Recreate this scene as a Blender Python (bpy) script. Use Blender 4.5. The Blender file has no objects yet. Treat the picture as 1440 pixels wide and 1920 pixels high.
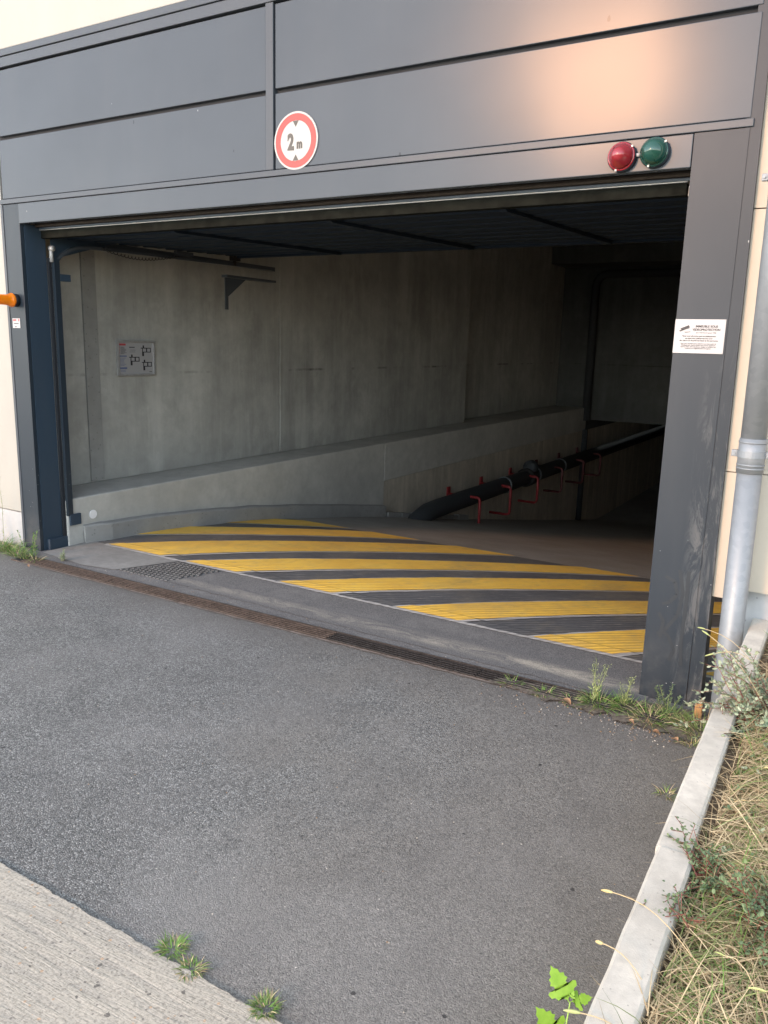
import bpy, bmesh, math, random
from mathutils import Vector, Matrix, noise
import numpy as np
random.seed(7)
S = bpy.context.scene
COL = S.collection
# ------------------------------------------------------------------ camera
cam_d = bpy.data.cameras.new("camera"); cam = bpy.data.objects.new("camera", cam_d); COL.objects.link(cam)
cam_d.sensor_fit = 'VERTICAL'; cam_d.sensor_height = 24.0; cam_d.lens = 24.0*1494/1920
cam_d.clip_start = 0.05; cam_d.clip_end = 2000
X = Vector((2552, 385, -1494)).normalized()
Dn = Vector((-189, 7047, 1494)); Dn = (Dn - X*Dn.dot(X)).normalized()
Y = X.cross(Dn)
R = Matrix((X, Y, -Dn))
m = Matrix((( R[0][0], -R[0][1], -R[0][2], 0), (R[1][0], -R[1][1], -R[1][2], 0), (R[2][0], -R[2][1], -R[2][2], 1.65), (0, 0, 0, 1)))
cam.matrix_world = m
S.camera = cam
# ------------------------------------------------------------------ sky, sun, exposure
SUN = Vector((-0.285, -0.918, 0.290)).normalized()
EL = math.asin(SUN.z); AZ = math.atan2(SUN.x, SUN.y)
W = bpy.data.worlds.new("World"); S.world = W; W.use_nodes = True
wn = W.node_tree; bg = wn.nodes['Background']
sk = wn.nodes.new('ShaderNodeTexSky'); sk.sky_type = 'NISHITA'; sk.sun_disc = False
sk.sun_elevation = EL; sk.sun_rotation = AZ; sk.dust_density = 0.25; sk.air_density = 1.0; sk.ozone_density = 2.0
hs = wn.nodes.new('ShaderNodeHueSaturation'); hs.inputs['Saturation'].default_value = 0.42
wn.links.new(sk.outputs[0], hs.inputs['Color']); wn.links.new(hs.outputs[0], bg.inputs[0])
bg.inputs[1].default_value = 0.15
sd = bpy.data.lights.new("sun", 'SUN'); sd.energy = 0.5; sd.angle = math.radians(9); sd.color = (1.0, 0.50, 0.24)
so = bpy.data.objects.new("sun", sd); COL.objects.link(so); so.rotation_euler = SUN.to_track_quat('Z', 'Y').to_euler()
S.view_settings.view_transform = 'Standard'; S.view_settings.look = 'None'; S.view_settings.gamma = 1
S.view_settings.use_curve_mapping = False
S.view_settings.exposure = 2.25
S.render.engine = 'CYCLES'
S.cycles.max_bounces = 10; S.cycles.diffuse_bounces = 6

# ------------------------------------------------------------------ node helpers
class N:
    def __init__(s, name):
        s.m = bpy.data.materials.new(name); s.m.use_nodes = True; s.t = s.m.node_tree
        s.b = s.t.nodes['Principled BSDF']; s._p = None
    def new(s, t, **k):
        n = s.t.nodes.new(t)
        for a, v in k.items(): setattr(n, a, v)
        return n
    def put(s, sock, v):
        if isinstance(v, bpy.types.NodeSocket): s.t.links.new(v, sock)
        elif isinstance(v, (tuple, list)): sock.default_value = (*v, 1) if len(v) == 3 and len(sock.default_value) == 4 else v
        else: sock.default_value = v
    def pos(s):
        if s._p is None: s._p = s.new('ShaderNodeNewGeometry').outputs['Position']
        return s._p
    def obj(s): return s.new('ShaderNodeTexCoord').outputs['Object']
    def rnd(s): return s.new('ShaderNodeObjectInfo').outputs['Random']
    def island(s): return s.new('ShaderNodeNewGeometry').outputs['Random Per Island']
    def map(s, v, scale=(1, 1, 1), rot=(0, 0, 0), loc=(0, 0, 0)):
        n = s.new('ShaderNodeMapping'); s.put(n.inputs[0], v); n.inputs['Scale'].default_value = scale
        n.inputs['Rotation'].default_value = rot; n.inputs['Location'].default_value = loc; return n.outputs[0]
    def noise(s, scale, detail=4, rough=.6, v=None, dist=0):
        n = s.new('ShaderNodeTexNoise'); s.put(n.inputs['Vector'], v if v is not None else s.pos())
        n.inputs['Scale'].default_value = scale; n.inputs['Detail'].default_value = detail
        n.inputs['Roughness'].default_value = rough; n.inputs['Distortion'].default_value = dist; return n.outputs[0]
    def vor(s, scale, v=None, feature='F1', out=0, rnd=1):
        n = s.new('ShaderNodeTexVoronoi', feature=feature); s.put(n.inputs['Vector'], v if v is not None else s.pos())
        n.inputs['Scale'].default_value = scale; n.inputs['Randomness'].default_value = rnd; return n.outputs[out]
    def wave(s, scale, v, dist=0, dscale=1, detail=2):
        n = s.new('ShaderNodeTexWave', bands_direction='X'); s.put(n.inputs['Vector'], v)
        n.inputs['Scale'].default_value = scale; n.inputs['Distortion'].default_value = dist
        n.inputs['Detail Scale'].default_value = dscale; n.inputs['Detail'].default_value = detail; return n.outputs[1]
    def math(s, op, a, b=0.0, c=0.0):
        n = s.new('ShaderNodeMath', operation=op); s.put(n.inputs[0], a); s.put(n.inputs[1], b); s.put(n.inputs[2], c); return n.outputs[0]
    def rng(s, v, a, b, c=0., d=1., smooth=False):
        n = s.new('ShaderNodeMapRange'); s.put(n.inputs[0], v)
        if smooth: n.interpolation_type = 'SMOOTHSTEP'
        for i, q in enumerate((a, b, c, d)): n.inputs[i+1].default_value = q
        return n.outputs[0]
    def mix(s, f, a, b, mode='MIX'):
        n = s.new('ShaderNodeMix', data_type='RGBA', blend_type=mode); s.put(n.inputs[0], f); s.put(n.inputs[6], a); s.put(n.inputs[7], b); return n.outputs[2]
    def sep(s, v):
        n = s.new('ShaderNodeSeparateXYZ'); s.put(n.inputs[0], v); return n.outputs
    def bump(s, h, strength=.5, dist=.01, normal=None):
        n = s.new('ShaderNodeBump'); s.put(n.inputs['Height'], h); n.inputs['Strength'].default_value = strength
        n.inputs['Distance'].default_value = dist
        if normal is not None: s.put(n.inputs['Normal'], normal)
        return n.outputs[0]
    def done(s, color=None, rough=None, normal=None, metal=None, **k):
        if color is not None: s.put(s.b.inputs['Base Color'], color)
        if rough is not None: s.put(s.b.inputs['Roughness'], rough)
        if normal is not None: s.put(s.b.inputs['Normal'], normal)
        if metal is not None: s.put(s.b.inputs['Metallic'], metal)
        for a, v in k.items(): s.put(s.b.inputs[a.replace('_', ' ')], v)
        return s.m
def plain(name, c, rough=.6, metal=0, var=.12, scale=30, bump=.1, **k):
    n = N(name); f = n.noise(scale, 5)
    lo = tuple(x*(1-var) for x in c); hi = tuple(min(1, x*(1+var)) for x in c)
    return n.done(n.mix(n.rng(f, .3, .7), lo, hi), n.rng(f, .3, .7, rough*.9, min(1, rough*1.1)), n.bump(f, bump, .002), metal, **k)

def mat_asphalt():
    n = N("asphalt"); p = n.pos(); xs = n.sep(p)
    big = n.noise(.9, 3); med = n.noise(5, 4)
    zone = n.rng(n.math('ADD', n.math('MULTIPLY_ADD', xs[0], -.85, n.math('MULTIPLY_ADD', xs[1], -.35, -.15)), n.math('MULTIPLY', n.math('SUBTRACT', big, .5), 3.2)), 0, 1, 0, 1, True)
    wp = n.new('ShaderNodeVectorMath', operation='ADD'); n.put(wp.inputs[0], p)
    nz = n.new('ShaderNodeTexNoise'); n.put(nz.inputs['Vector'], p); nz.inputs['Scale'].default_value = 70
    sc = n.new('ShaderNodeVectorMath', operation='SCALE'); n.put(sc.inputs[0], nz.outputs[1]); sc.inputs['Scale'].default_value = .012; n.put(wp.inputs[1], sc.outputs[0]); q = wp.outputs[0]
    c1 = n.sep(n.vor(122, v=q, out=1)); e1 = n.vor(122, v=q, feature='DISTANCE_TO_EDGE'); d1 = n.vor(122, v=q)
    c2 = n.sep(n.vor(240, v=q, out=1)); d2 = n.vor(240, v=q)
    fine = n.noise(300, 3, .8)
    base = n.mix(zone, (.205, .200, .183), (.262, .270, .258))
    lum = n.math('ADD', n.math('MULTIPLY', n.rng(c1[0], 0, 1, .35, 1.7), n.rng(zone, 0, 1, .22, .72)), n.math('MULTIPLY', n.rng(c2[1], 0, 1, .5, 1.5), n.rng(zone, 0, 1, .78, .34)))
    comb = n.new('ShaderNodeCombineColor'); [n.put(comb.inputs[i], lum) for i in range(3)]
    col = n.mix(1.0, base, comb.outputs[0], 'MULTIPLY')
    gap = n.rng(e1, 0, .2, 1, 0)
    col = n.mix(n.math('MULTIPLY', gap, n.rng(zone, 0, 1, .15, .9)), col, (.03, .032, .034))
    pit = n.math('MULTIPLY', n.math('GREATER_THAN', c1[1], .86), n.math('LESS_THAN', d1, .45)); col = n.mix(n.math('MULTIPLY', pit, n.rng(zone, 0, 1, .4, .8)), col, (.022, .023, .025))
    tyre = n.rng(n.noise(1, 4, .6, v=n.map(p, (.9, .25, 1), (0, 0, .3), (2, 5, 0))), .5, .72, 0, .3); col = n.mix(tyre, col, (.12, .118, .115))
    col = n.mix(n.rng(n.noise(1.3, 5, .65, v=n.map(p, (1, 1, 1), loc=(4, 2, 0))), .5, .78, 0, .38), col, (.27, .265, .25))
    col = n.mix(n.rng(med, .45, .8, 0, .35), col, (.10, .098, .094))
    col = n.mix(n.rng(n.noise(.7, 4, .6, v=n.map(p, (1, 1, 1), loc=(9, 1, 0))), .55, .8, 0, .45), col, (.115, .112, .107))
    col = n.mix(n.rng(n.noise(.55, 3, .5, v=n.map(p, (1, 1, 1), loc=(1, 7, 0))), .48, .66, 0, .35), col, (.30, .30, .29))
    gut = n.math('MULTIPLY', n.rng(n.math('ADD', xs[1], n.math('MULTIPLY', n.noise(3, 5), .35)), 3.3, 3.65, 0, 1), .55); col = n.mix(gut, col, (.13, .122, .11))
    rs = n.math('MULTIPLY', n.rng(n.math('ADD', xs[0], n.math('MULTIPLY', n.noise(3, 5), .4)), -.5, -.15, 0, 1), .5); col = n.mix(rs, col, (.13, .122, .105))
    sv = n.vor(42, out=1); sd_ = n.vor(42)
    spk = n.math('MULTIPLY', n.math('GREATER_THAN', n.sep(sv)[2], .975), n.math('LESS_THAN', n.math('ADD', sd_, n.math('MULTIPLY', n.noise(400), .12)), n.rng(n.sep(sv)[0], 0, 1, .07, .17))); col = n.mix(spk, col, (.6, .57, .5))
    sv2 = n.vor(17, out=1)
    dk = n.math('MULTIPLY', n.math('GREATER_THAN', n.sep(sv2)[0], .975), n.math('LESS_THAN', n.math('ADD', n.vor(17), n.math('MULTIPLY', n.noise(90), .25)), .26)); col = n.mix(n.math('MULTIPLY', dk, .8), col, (.02, .02, .022))
    h = n.math('ADD', n.math('MULTIPLY', n.math('MINIMUM', e1, .3), n.rng(zone, 0, 1, 1.0, 2.6)), n.math('MULTIPLY', n.math('SUBTRACT', 1, d2), .6))
    h = n.math('SUBTRACT', h, n.math('MULTIPLY', pit, .6)); h = n.math('ADD', h, n.math('MULTIPLY', fine, .3))
    return n.done(col, n.rng(c1[0], 0, 1, .6, .9), n.bump(h, .8, .0035))
def mat_concrete(name, c, streak=False, rough=.85, scale=1., stain=.35, pores=True, randtone=0.):
    n = N(name); p = n.pos()
    a = n.noise(1.3*scale, 6, .65); b = n.noise(9*scale, 5, .7); f = n.noise(90*scale, 3)
    col = n.mix(n.rng(a, .3, .7), tuple(x*.78 for x in c), tuple(min(1, x*1.15) for x in c))
    col = n.mix(n.rng(b, .4, .75, 0, stain), col, tuple(x*.6 for x in c))
    if streak:
        bl = n.noise(.9, 5, .7, dist=.4); col = n.mix(n.rng(bl, .48, .66, 0, .5), col, tuple(x*.5 for x in c)); bl2 = n.noise(3.5, 6, .7, v=n.map(p, (1, 1, .8), loc=(7, 3, 1))); col = n.mix(n.rng(bl2, .55, .72, 0, .4), col, tuple(min(1, x*1.35) for x in c))
        zb = n.math('MULTIPLY', n.rng(n.math('ADD', n.sep(p)[2], n.math('MULTIPLY', n.noise(5, 5), .35)), .48, .85, 1, 0), .45); col = n.mix(zb, col, tuple(x*.5 for x in c))
        v = n.noise(1, 5, .65, v=n.map(p, (3, 3.2, .3)), dist=.3)
        col = n.mix(n.rng(v, .46, .72, 0, .55), col, tuple(x*.5 for x in c))
        v2 = n.noise(1, 4, .6, v=n.map(p, (5, 5, .6), loc=(3, 9, 1)))
        col = n.mix(n.rng(v2, .5, .75, 0, .4), col, tuple(min(1, x*1.35) for x in c))
        z = n.sep(p)[2]
        w = n.math('ADD', z, n.math('MULTIPLY', n.math('SUBTRACT', n.noise(2.2, 5), .5), .8))
        jl = n.math('LESS_THAN', n.math('ABSOLUTE', n.math('SUBTRACT', n.math('ADD', z, n.math('MULTIPLY', n.noise(14), .02)), 1.33)), .012)
        jl = n.math('MULTIPLY', jl, n.rng(n.noise(1.3, 4, .7, v=n.map(p, (1, 1, .0))), .5, .62))
        col = n.mix(n.math('MULTIPLY', jl, .75), col, tuple(x*.22 for x in c))
    if randtone:
        r = n.rng(n.rnd(), 0, 1, 1-randtone, 1+randtone); cc = n.new('ShaderNodeCombineColor'); [n.put(cc.inputs[i], r) for i in range(3)]
        col = n.mix(1.0, col, cc.outputs[0], 'MULTIPLY')
    h = n.math('ADD', n.math('MULTIPLY', b, .5), n.math('MULTIPLY', f, .3))
    if pores:
        pr = n.math('MULTIPLY', n.math('LESS_THAN', n.vor(26*scale), .16), n.math('GREATER_THAN', n.sep(n.vor(26*scale, out=1))[0], .82))
        col = n.mix(n.math('MULTIPLY', pr, .5), col, tuple(x*.35 for x in c)); h = n.math('SUBTRACT', h, n.math('MULTIPLY', pr, .6))
    return n.done(col, rough, n.bump(h, .5, .004))
def mat_clad(name, c):
    n = N(name); f = n.noise(1, 5, .6, v=n.map(n.pos(), (2.5, 2.5, .8))); g = n.noise(30, 4)
    col = n.mix(n.rng(f, .3, .75), tuple(x*1.03 for x in c), tuple(x*.92 for x in c)); col = n.mix(n.rng(g, .5, .8, 0, .15), col, tuple(x*.8 for x in c))
    return n.done(col, .7, n.bump(g, .15, .002))
def mat_slab():
    n = N("brushed_concrete"); p = n.pos()
    q = n.map(p, (1, 1, 1), (0, 0, math.radians(-3)))
    st = n.noise(1, 5, .6, v=n.map(q, (2.6, 26, 1)), dist=.7)
    st2 = n.noise(1, 4, .7, v=n.map(q, (9, 90, 1)), dist=.8)
    a = n.noise(3, 6, .7); f = n.noise(110, 5, .75); g = n.noise(24, 5, .7)
    col = n.mix(n.rng(a, .3, .7), (.37, .345, .285), (.49, .455, .375))
    col = n.mix(n.rng(st, .38, .52, .5, 0), col, (.25, .24, .215))
    col = n.mix(n.rng(st2, .35, .5, .15, 0), col, (.28, .27, .24))
    col = n.mix(n.rng(f, .42, .65, 0, .5), col, (.62, .585, .50)); col = n.mix(n.rng(f, .36, .5, .6, 0), col, (.20, .19, .165))
    col = n.mix(n.rng(g, .55, .75, 0, .3), col, (.33, .315, .28))
    vc = n.vor(70, out=1); cs = n.sep(vc); vd = n.math('ADD', n.vor(70), n.math('MULTIPLY', n.noise(300), .2))
    sp = n.math('MULTIPLY', n.math('GREATER_THAN', cs[0], .93), n.math('LESS_THAN', vd, .36)); col = n.mix(n.math('MULTIPLY', sp, .8), col, (.17, .155, .14))
    sp2 = n.math('MULTIPLY', n.math('GREATER_THAN', cs[1], .96), n.math('LESS_THAN', vd, .42)); col = n.mix(n.math('MULTIPLY', sp2, .7), col, (.5, .33, .2))
    hd = n.math('ADD', n.vor(20), n.math('MULTIPLY', n.noise(90), .35))
    hole = n.math('MULTIPLY', n.math('LESS_THAN', hd, .3), n.math('GREATER_THAN', n.sep(n.vor(20, out=1))[1], .78)); col = n.mix(n.math('MULTIPLY', hole, .8), col, (.11, .105, .095))
    h = n.math('ADD', n.math('ADD', st, n.math('MULTIPLY', st2, .6)), n.math('MULTIPLY', f, .35)); h = n.math('SUBTRACT', h, n.math('MULTIPLY', hole, .5))
    return n.done(col, .9, n.bump(h, .7, .008))
RIB = math.radians(41)
def rib_height(n):
    q = n.map(n.pos(), (1, 1, 1), (0, 0, -RIB)); ys = n.sep(q)
    comb = n.new('ShaderNodeCombineXYZ'); n.put(comb.inputs[0], ys[1]); n.put(comb.inputs[1], ys[0])
    return n.wave(7.2, n.map(comb.outputs[0], (1, .25, 1)), 1.8, .9, 3), q
def mat_rib(name, c, dark, worn=.3, rough=.75, wornc=(.36, .34, .3)):
    n = N(name); w, q = rib_height(n)
    a = n.noise(2.2, 5); f = n.noise(1, 5, .7, v=n.map(q, (9, 75, 1)))
    col = n.mix(n.rng(a, .3, .7), tuple(x*.85 for x in c), tuple(min(1, x*1.1) for x in c))
    col = n.mix(n.rng(w, 0, .4, .45, 0), col, dark)
    col = n.mix(n.math('MULTIPLY', n.rng(f, .55, .68), n.rng(n.noise(1.1, 4), .3, .7, worn*.3, min(1, worn*1.8))), col, wornc)
    col = n.mix(n.rng(n.noise(50, 4), .5, .8, 0, .3), col, dark)
    tw = n.math('MULTIPLY', n.rng(n.noise(1, 5, .7, v=n.map(n.pos(), (1.6, .8, 1), loc=(3, 1, 0))), .47, .68), n.rng(n.noise(1, 4, .8, v=n.map(q, (14, 60, 1))), .35, .6, .25, 1)); col = n.mix(n.math('MULTIPLY', tw, min(.75, worn)), col, (.24, .21, .15))
    gr_ = n.rng(n.noise(9, 6, .75), .52, .8, 0, .22); col = n.mix(gr_, col, (.10, .095, .085))
    return n.done(col, rough, n.bump(n.math('ADD', w, n.math('MULTIPLY', f, .4)), .4, .007))
def mat_paint(name="grey_powder_coat", c=(.068, .079, .092), rough=.19, marks=True, ior=1.245):
    n = N(name); p = n.pos()
    a = n.noise(1.1, 3, v=n.map(p, (1, 1, 1.4))); b = n.noise(240, 2)
    col = n.mix(n.rng(a, .3, .7), tuple(x*.93 for x in c), tuple(x*1.06 for x in c))
    dirt = n.rng(n.noise(1, 4, .5, v=n.map(p, (5, 5, .9))), .5, .85, 0, .12); col = n.mix(dirt, col, (.12, .12, .12))
    if marks:
        vq = n.map(p, (1, 1, .45)); c1 = n.vor(6.5, v=vq, out=1)
        sp = n.math('MULTIPLY', n.math('LESS_THAN', n.vor(6.5, v=vq), .014), n.math('GREATER_THAN', n.sep(c1)[0], .5)); col = n.mix(sp, col, (.35, .36, .36))
    if marks:
        sq = n.map(p, (1, 1, .5), (0, .4, 0)); sc = n.math('MULTIPLY', n.math('LESS_THAN', n.math('ADD', n.vor(4.2, v=sq), n.math('MULTIPLY', n.noise(30, 3), .06)), .06), n.math('GREATER_THAN', n.sep(n.vor(4.2, v=sq, out=1))[1], .6))
        col = n.mix(n.math('MULTIPLY', sc, .5), col, (.012, .013, .015))
    if 'post' in name:
        x = n.sep(p); m_ = n.math('MULTIPLY', n.rng(x[0], -.64, -.585, 0, 1), n.rng(n.noise(1, 6, .75, v=n.map(p, (16, 1, 3.2)), dist=1.2), .5, .62)); m_ = n.math('MULTIPLY', m_, n.rng(x[2], 1.7, 1.2, 0, 1))
        col = n.mix(n.math('MULTIPLY', m_, .55), col, (.13, .135, .135))
        low = n.math('MULTIPLY', n.rng(x[2], .35, .1, 0, 1), n.rng(n.noise(7, 6, .7), .4, .65)); col = n.mix(n.math('MULTIPLY', low, .45), col, (.11, .11, .105))
        dots = n.math('MULTIPLY', n.math('LESS_THAN', n.vor(34, v=n.map(p, (1, 1, 1.6))), .09), n.math('GREATER_THAN', n.sep(n.vor(34, v=n.map(p, (1, 1, 1.6)), out=1))[0], .8)); dots = n.math('MULTIPLY', dots, n.rng(x[2], .9, .5, 0, 1)); col = n.mix(dots, col, (.4, .41, .42))
    rr = n.rng(n.noise(1.5, 3, .5), .3, .75, rough*.96, rough*1.08)
    return n.done(col, rr, n.bump(n.noise(1.3, 1), .10, .04), IOR=ior)
def mat_flat(name, c, rough=.5, **k): n = N(name); return n.done(c, rough, **k)
def mat_leaf(name, a, b, trans=.0, rough=.6):
    n = N(name); r = n.island()
    c = n.mix(r, a, b)
    if trans: return n.done(c, rough, Subsurface_Weight=0, Transmission_Weight=0, Sheen_Weight=0)
    return n.done(c, rough)

M = {}
M['asphalt'] = mat_asphalt()
M['slab'] = mat_slab()
M['wall'] = mat_concrete("cast_concrete", (.43, .43, .40), True, stain=.4, randtone=.1)
M['dirtytop'] = mat_concrete('dusty_concrete_top', (.36, .357, .33), False, stain=.5, scale=.8)
M['darkwall'] = mat_concrete('shaded_concrete', (.085, .092, .09), True, stain=.6)  # concrete with the shade of the deep interior put into its colour
M['lowwall'] = mat_concrete("smooth_concrete", (.47, .465, .43), False, stain=.45, scale=.8)
M['rough'] = mat_concrete("rough_concrete", (.62, .56, .46), True, stain=.8)
M['curb'] = mat_concrete("grey_curb_concrete", (.30, .30, .285), False, stain=.35)
M['kerb'] = mat_concrete("pale_kerb_concrete", (.60, .575, .50), False, scale=3.0, stain=.5)
M['plinth'] = mat_concrete("plinth_concrete", (.42, .43, .43), False, stain=.3)
M['thresh'] = (lambda n: n.done(n.mix(n.rng(n.noise(4, 5, .7), .45, .75, 0, .5), n.mix(n.rng(n.noise(140, 4, .8), .4, .6), (.09, .09, .09), (.20, .198, .19)), (.26, .255, .24)), .9, n.bump(n.noise(150), .8, .004)))(N('threshold_asphalt'))
M['patch'] = mat_concrete("patch_concrete", (.27, .268, .25), False, scale=2, stain=.6)
M['dust'] = None
M['ribgrey'] = mat_rib("ribbed_concrete", (.32, .31, .285), (.13, .126, .118), .5)
M['ribblack'] = mat_rib("black_hatch_paint", (.11, .112, .114), (.045, .046, .048), 1.2)
M['ribyellow'] = mat_rib("yellow_hatch_paint", (1.0, .60, .095), (.80, .46, .07), .55, .65)
M['ribwhite'] = mat_rib("pale_line_paint", (.50, .49, .46), (.25, .24, .23), .4)
M['paint'] = mat_paint()
M['post'] = mat_paint("post_powder_coat", (.022, .031, .041), .40, ior=1.32)
M['trim'] = mat_paint("trim_powder_coat", (.062, .072, .084), .34, ior=1.3)
M['void'] = mat_flat("joint_backing", (.012, .014, .018), .8)
M['cladR'] = mat_clad('sand_cladding', (.47, .42, .34))
M['cladL'] = mat_clad('cream_cladding', (.345, .34, .305))
M['blue'] = mat_paint("navy_frame_paint", (.028, .048, .072), .5, ior=1.45)
M['doorsteel'] = mat_paint("door_steel_paint", (.018, .028, .042), .6, ior=1.2)
M['rubber'] = plain("dirty_rubber", (.012, .013, .011), .9, IOR=1.15, var=.5, scale=20)
M['bronze'] = plain("bronze_profile", (.035, .028, .022), .6, 0, var=.3, IOR=1.25)
M['alu'] = plain("aluminium_edge", (.42, .42, .41), .5, .3, var=.2)
M['galv'] = None
M['rust'] = plain("rusty_steel", (.085, .065, .052), .75, .3, var=.5, scale=40)
M['darkiron'] = plain("dark_iron", (.035, .033, .032), .6, .4, var=.4, scale=40)
M['redsteel'] = plain("red_bracket_paint", (.24, .018, .02), .5, var=.2)
M['redshade'] = plain('shaded_red_bracket', (.10, .02, .02), .6, var=.3)  # bracket red darkened in colour for the dimness deep down the ramp
M['pipeblk'] = plain("dark_pipe", (.03, .034, .038), .75, var=.3)
M['white'] = mat_flat("white_print", (.36, .36, .365), .4)
M['whitegl'] = mat_flat("white_reflective", (.34, .34, .325), .3)
M['redsign'] = mat_flat("sign_red", (.36, .013, .007), .35)
M['greyprint'] = mat_flat("faded_grey_print", (.05, .048, .042), .5)
M['ink'] = mat_flat("dark_ink", (.015, .015, .02), .5)
M['ink2'] = mat_flat("grey_ink", (.06, .06, .065), .5)
M['redink'] = mat_flat("red_ink", (.4, .05, .06), .5)
M['blueink'] = mat_flat("blue_ink", (.12, .15, .28), .5)
M['black'] = plain("black_plastic", (.015, .016, .02), .45, var=.2)
M['silver'] = plain("silver_frame", (.55, .55, .55), .35, .6, var=.1)
M['soil'] = plain("dry_soil", (.13, .095, .06), .95, var=.5, scale=25, bump=.8)
def galv():
    n = N("galvanised_zinc"); p = n.pos()
    c = n.sep(n.vor(38, out=1))[0]; a = n.noise(2, 5, v=n.map(p, (4, 4, .7)))
    col = n.mix(c, (.215, .24, .26), (.245, .272, .292)); col = n.mix(n.rng(a, .45, .75, 0, .5), col, (.19, .215, .235))
    M['galv'] = n.done(col, n.rng(a, .3, .7, .38, .6), n.bump(n.noise(60), .1, .002), .3)
galv()
def lens(name, c, rough=.15):
    n = N(name); return n.done(c, rough, Coat_Weight=.6, Coat_Roughness=.08, Transmission_Weight=.25, IOR=1.45)
M['redlens'] = lens("red_lens", (.30, .02, .03)); M['greenlens'] = lens("green_lens", (.012, .075, .055)); M['orangelens'] = lens("orange_lens", (.95, .27, .01))
def dustmat():
    n = N("beige_dust"); p = n.pos(); ys = n.sep(p)
    cen = n.math('MULTIPLY_ADD', ys[0], -.012, 3.80); dy = n.math('ABSOLUTE', n.math('SUBTRACT', ys[1], cen))
    fall = n.rng(dy, .0, .1, 1, 0, True); right = n.rng(ys[0], -4.0, -1.2, .35, 1)
    a = n.math('MULTIPLY', n.math('MULTIPLY', fall, right), n.rng(n.noise(1, 8, .85, v=n.map(p, (3, 9, 1)), dist=.8), .42, .6))
    a = n.math('MULTIPLY', a, n.rng(n.noise(130, 3, .8), .3, .6, .35, 1))
    return n.done(n.mix(a, n.mix(n.rng(n.noise(140, 4, .8), .4, .6), (.09, .09, .09), (.20, .198, .19)), (.50, .46, .37)), .95, n.bump(n.noise(150), .8, .004))
M['dust'] = dustmat()

# ------------------------------------------------------------------ mesh helpers
def new_obj(name, verts, faces, mat, parent=None, midx=None, smooth=False):
    me = bpy.data.meshes.new(name)
    off = Vector((0, 0, 0))
    if parent is not None: off = world_loc(parent)
    me.from_pydata([(v[0]-off.x, v[1]-off.y, v[2]-off.z) for v in verts], [], faces)
    for mm in (mat if isinstance(mat, (list, tuple)) else [mat]): me.materials.append(mm)
    if midx is not None: me.polygons.foreach_set('material_index', midx)
    if smooth: me.polygons.foreach_set('use_smooth', [True]*len(me.polygons))
    me.update()
    o = bpy.data.objects.new(name, me); COL.objects.link(o)
    if parent is not None: o.parent = parent
    return o
def world_loc(o):
    v = Vector(o.location)
    while o.parent: o = o.parent; v += Vector(o.location)
    return v
def thing(name, label, cat, loc=(0, 0, 0), group=None):
    o = bpy.data.objects.new(name, None); COL.objects.link(o); o.location = loc; o.empty_display_size = .1
    o['label'] = label; o['category'] = cat
    if group: o['group'] = group
    return o
def tag(o, label, cat, group=None, kind=None):
    o['label'] = label; o['category'] = cat
    if group: o['group'] = group
    if kind: o['kind'] = kind
    return o
def struct(o, label=None):
    o['kind'] = 'structure'
    if label: o['label'] = label
    return o
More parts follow.
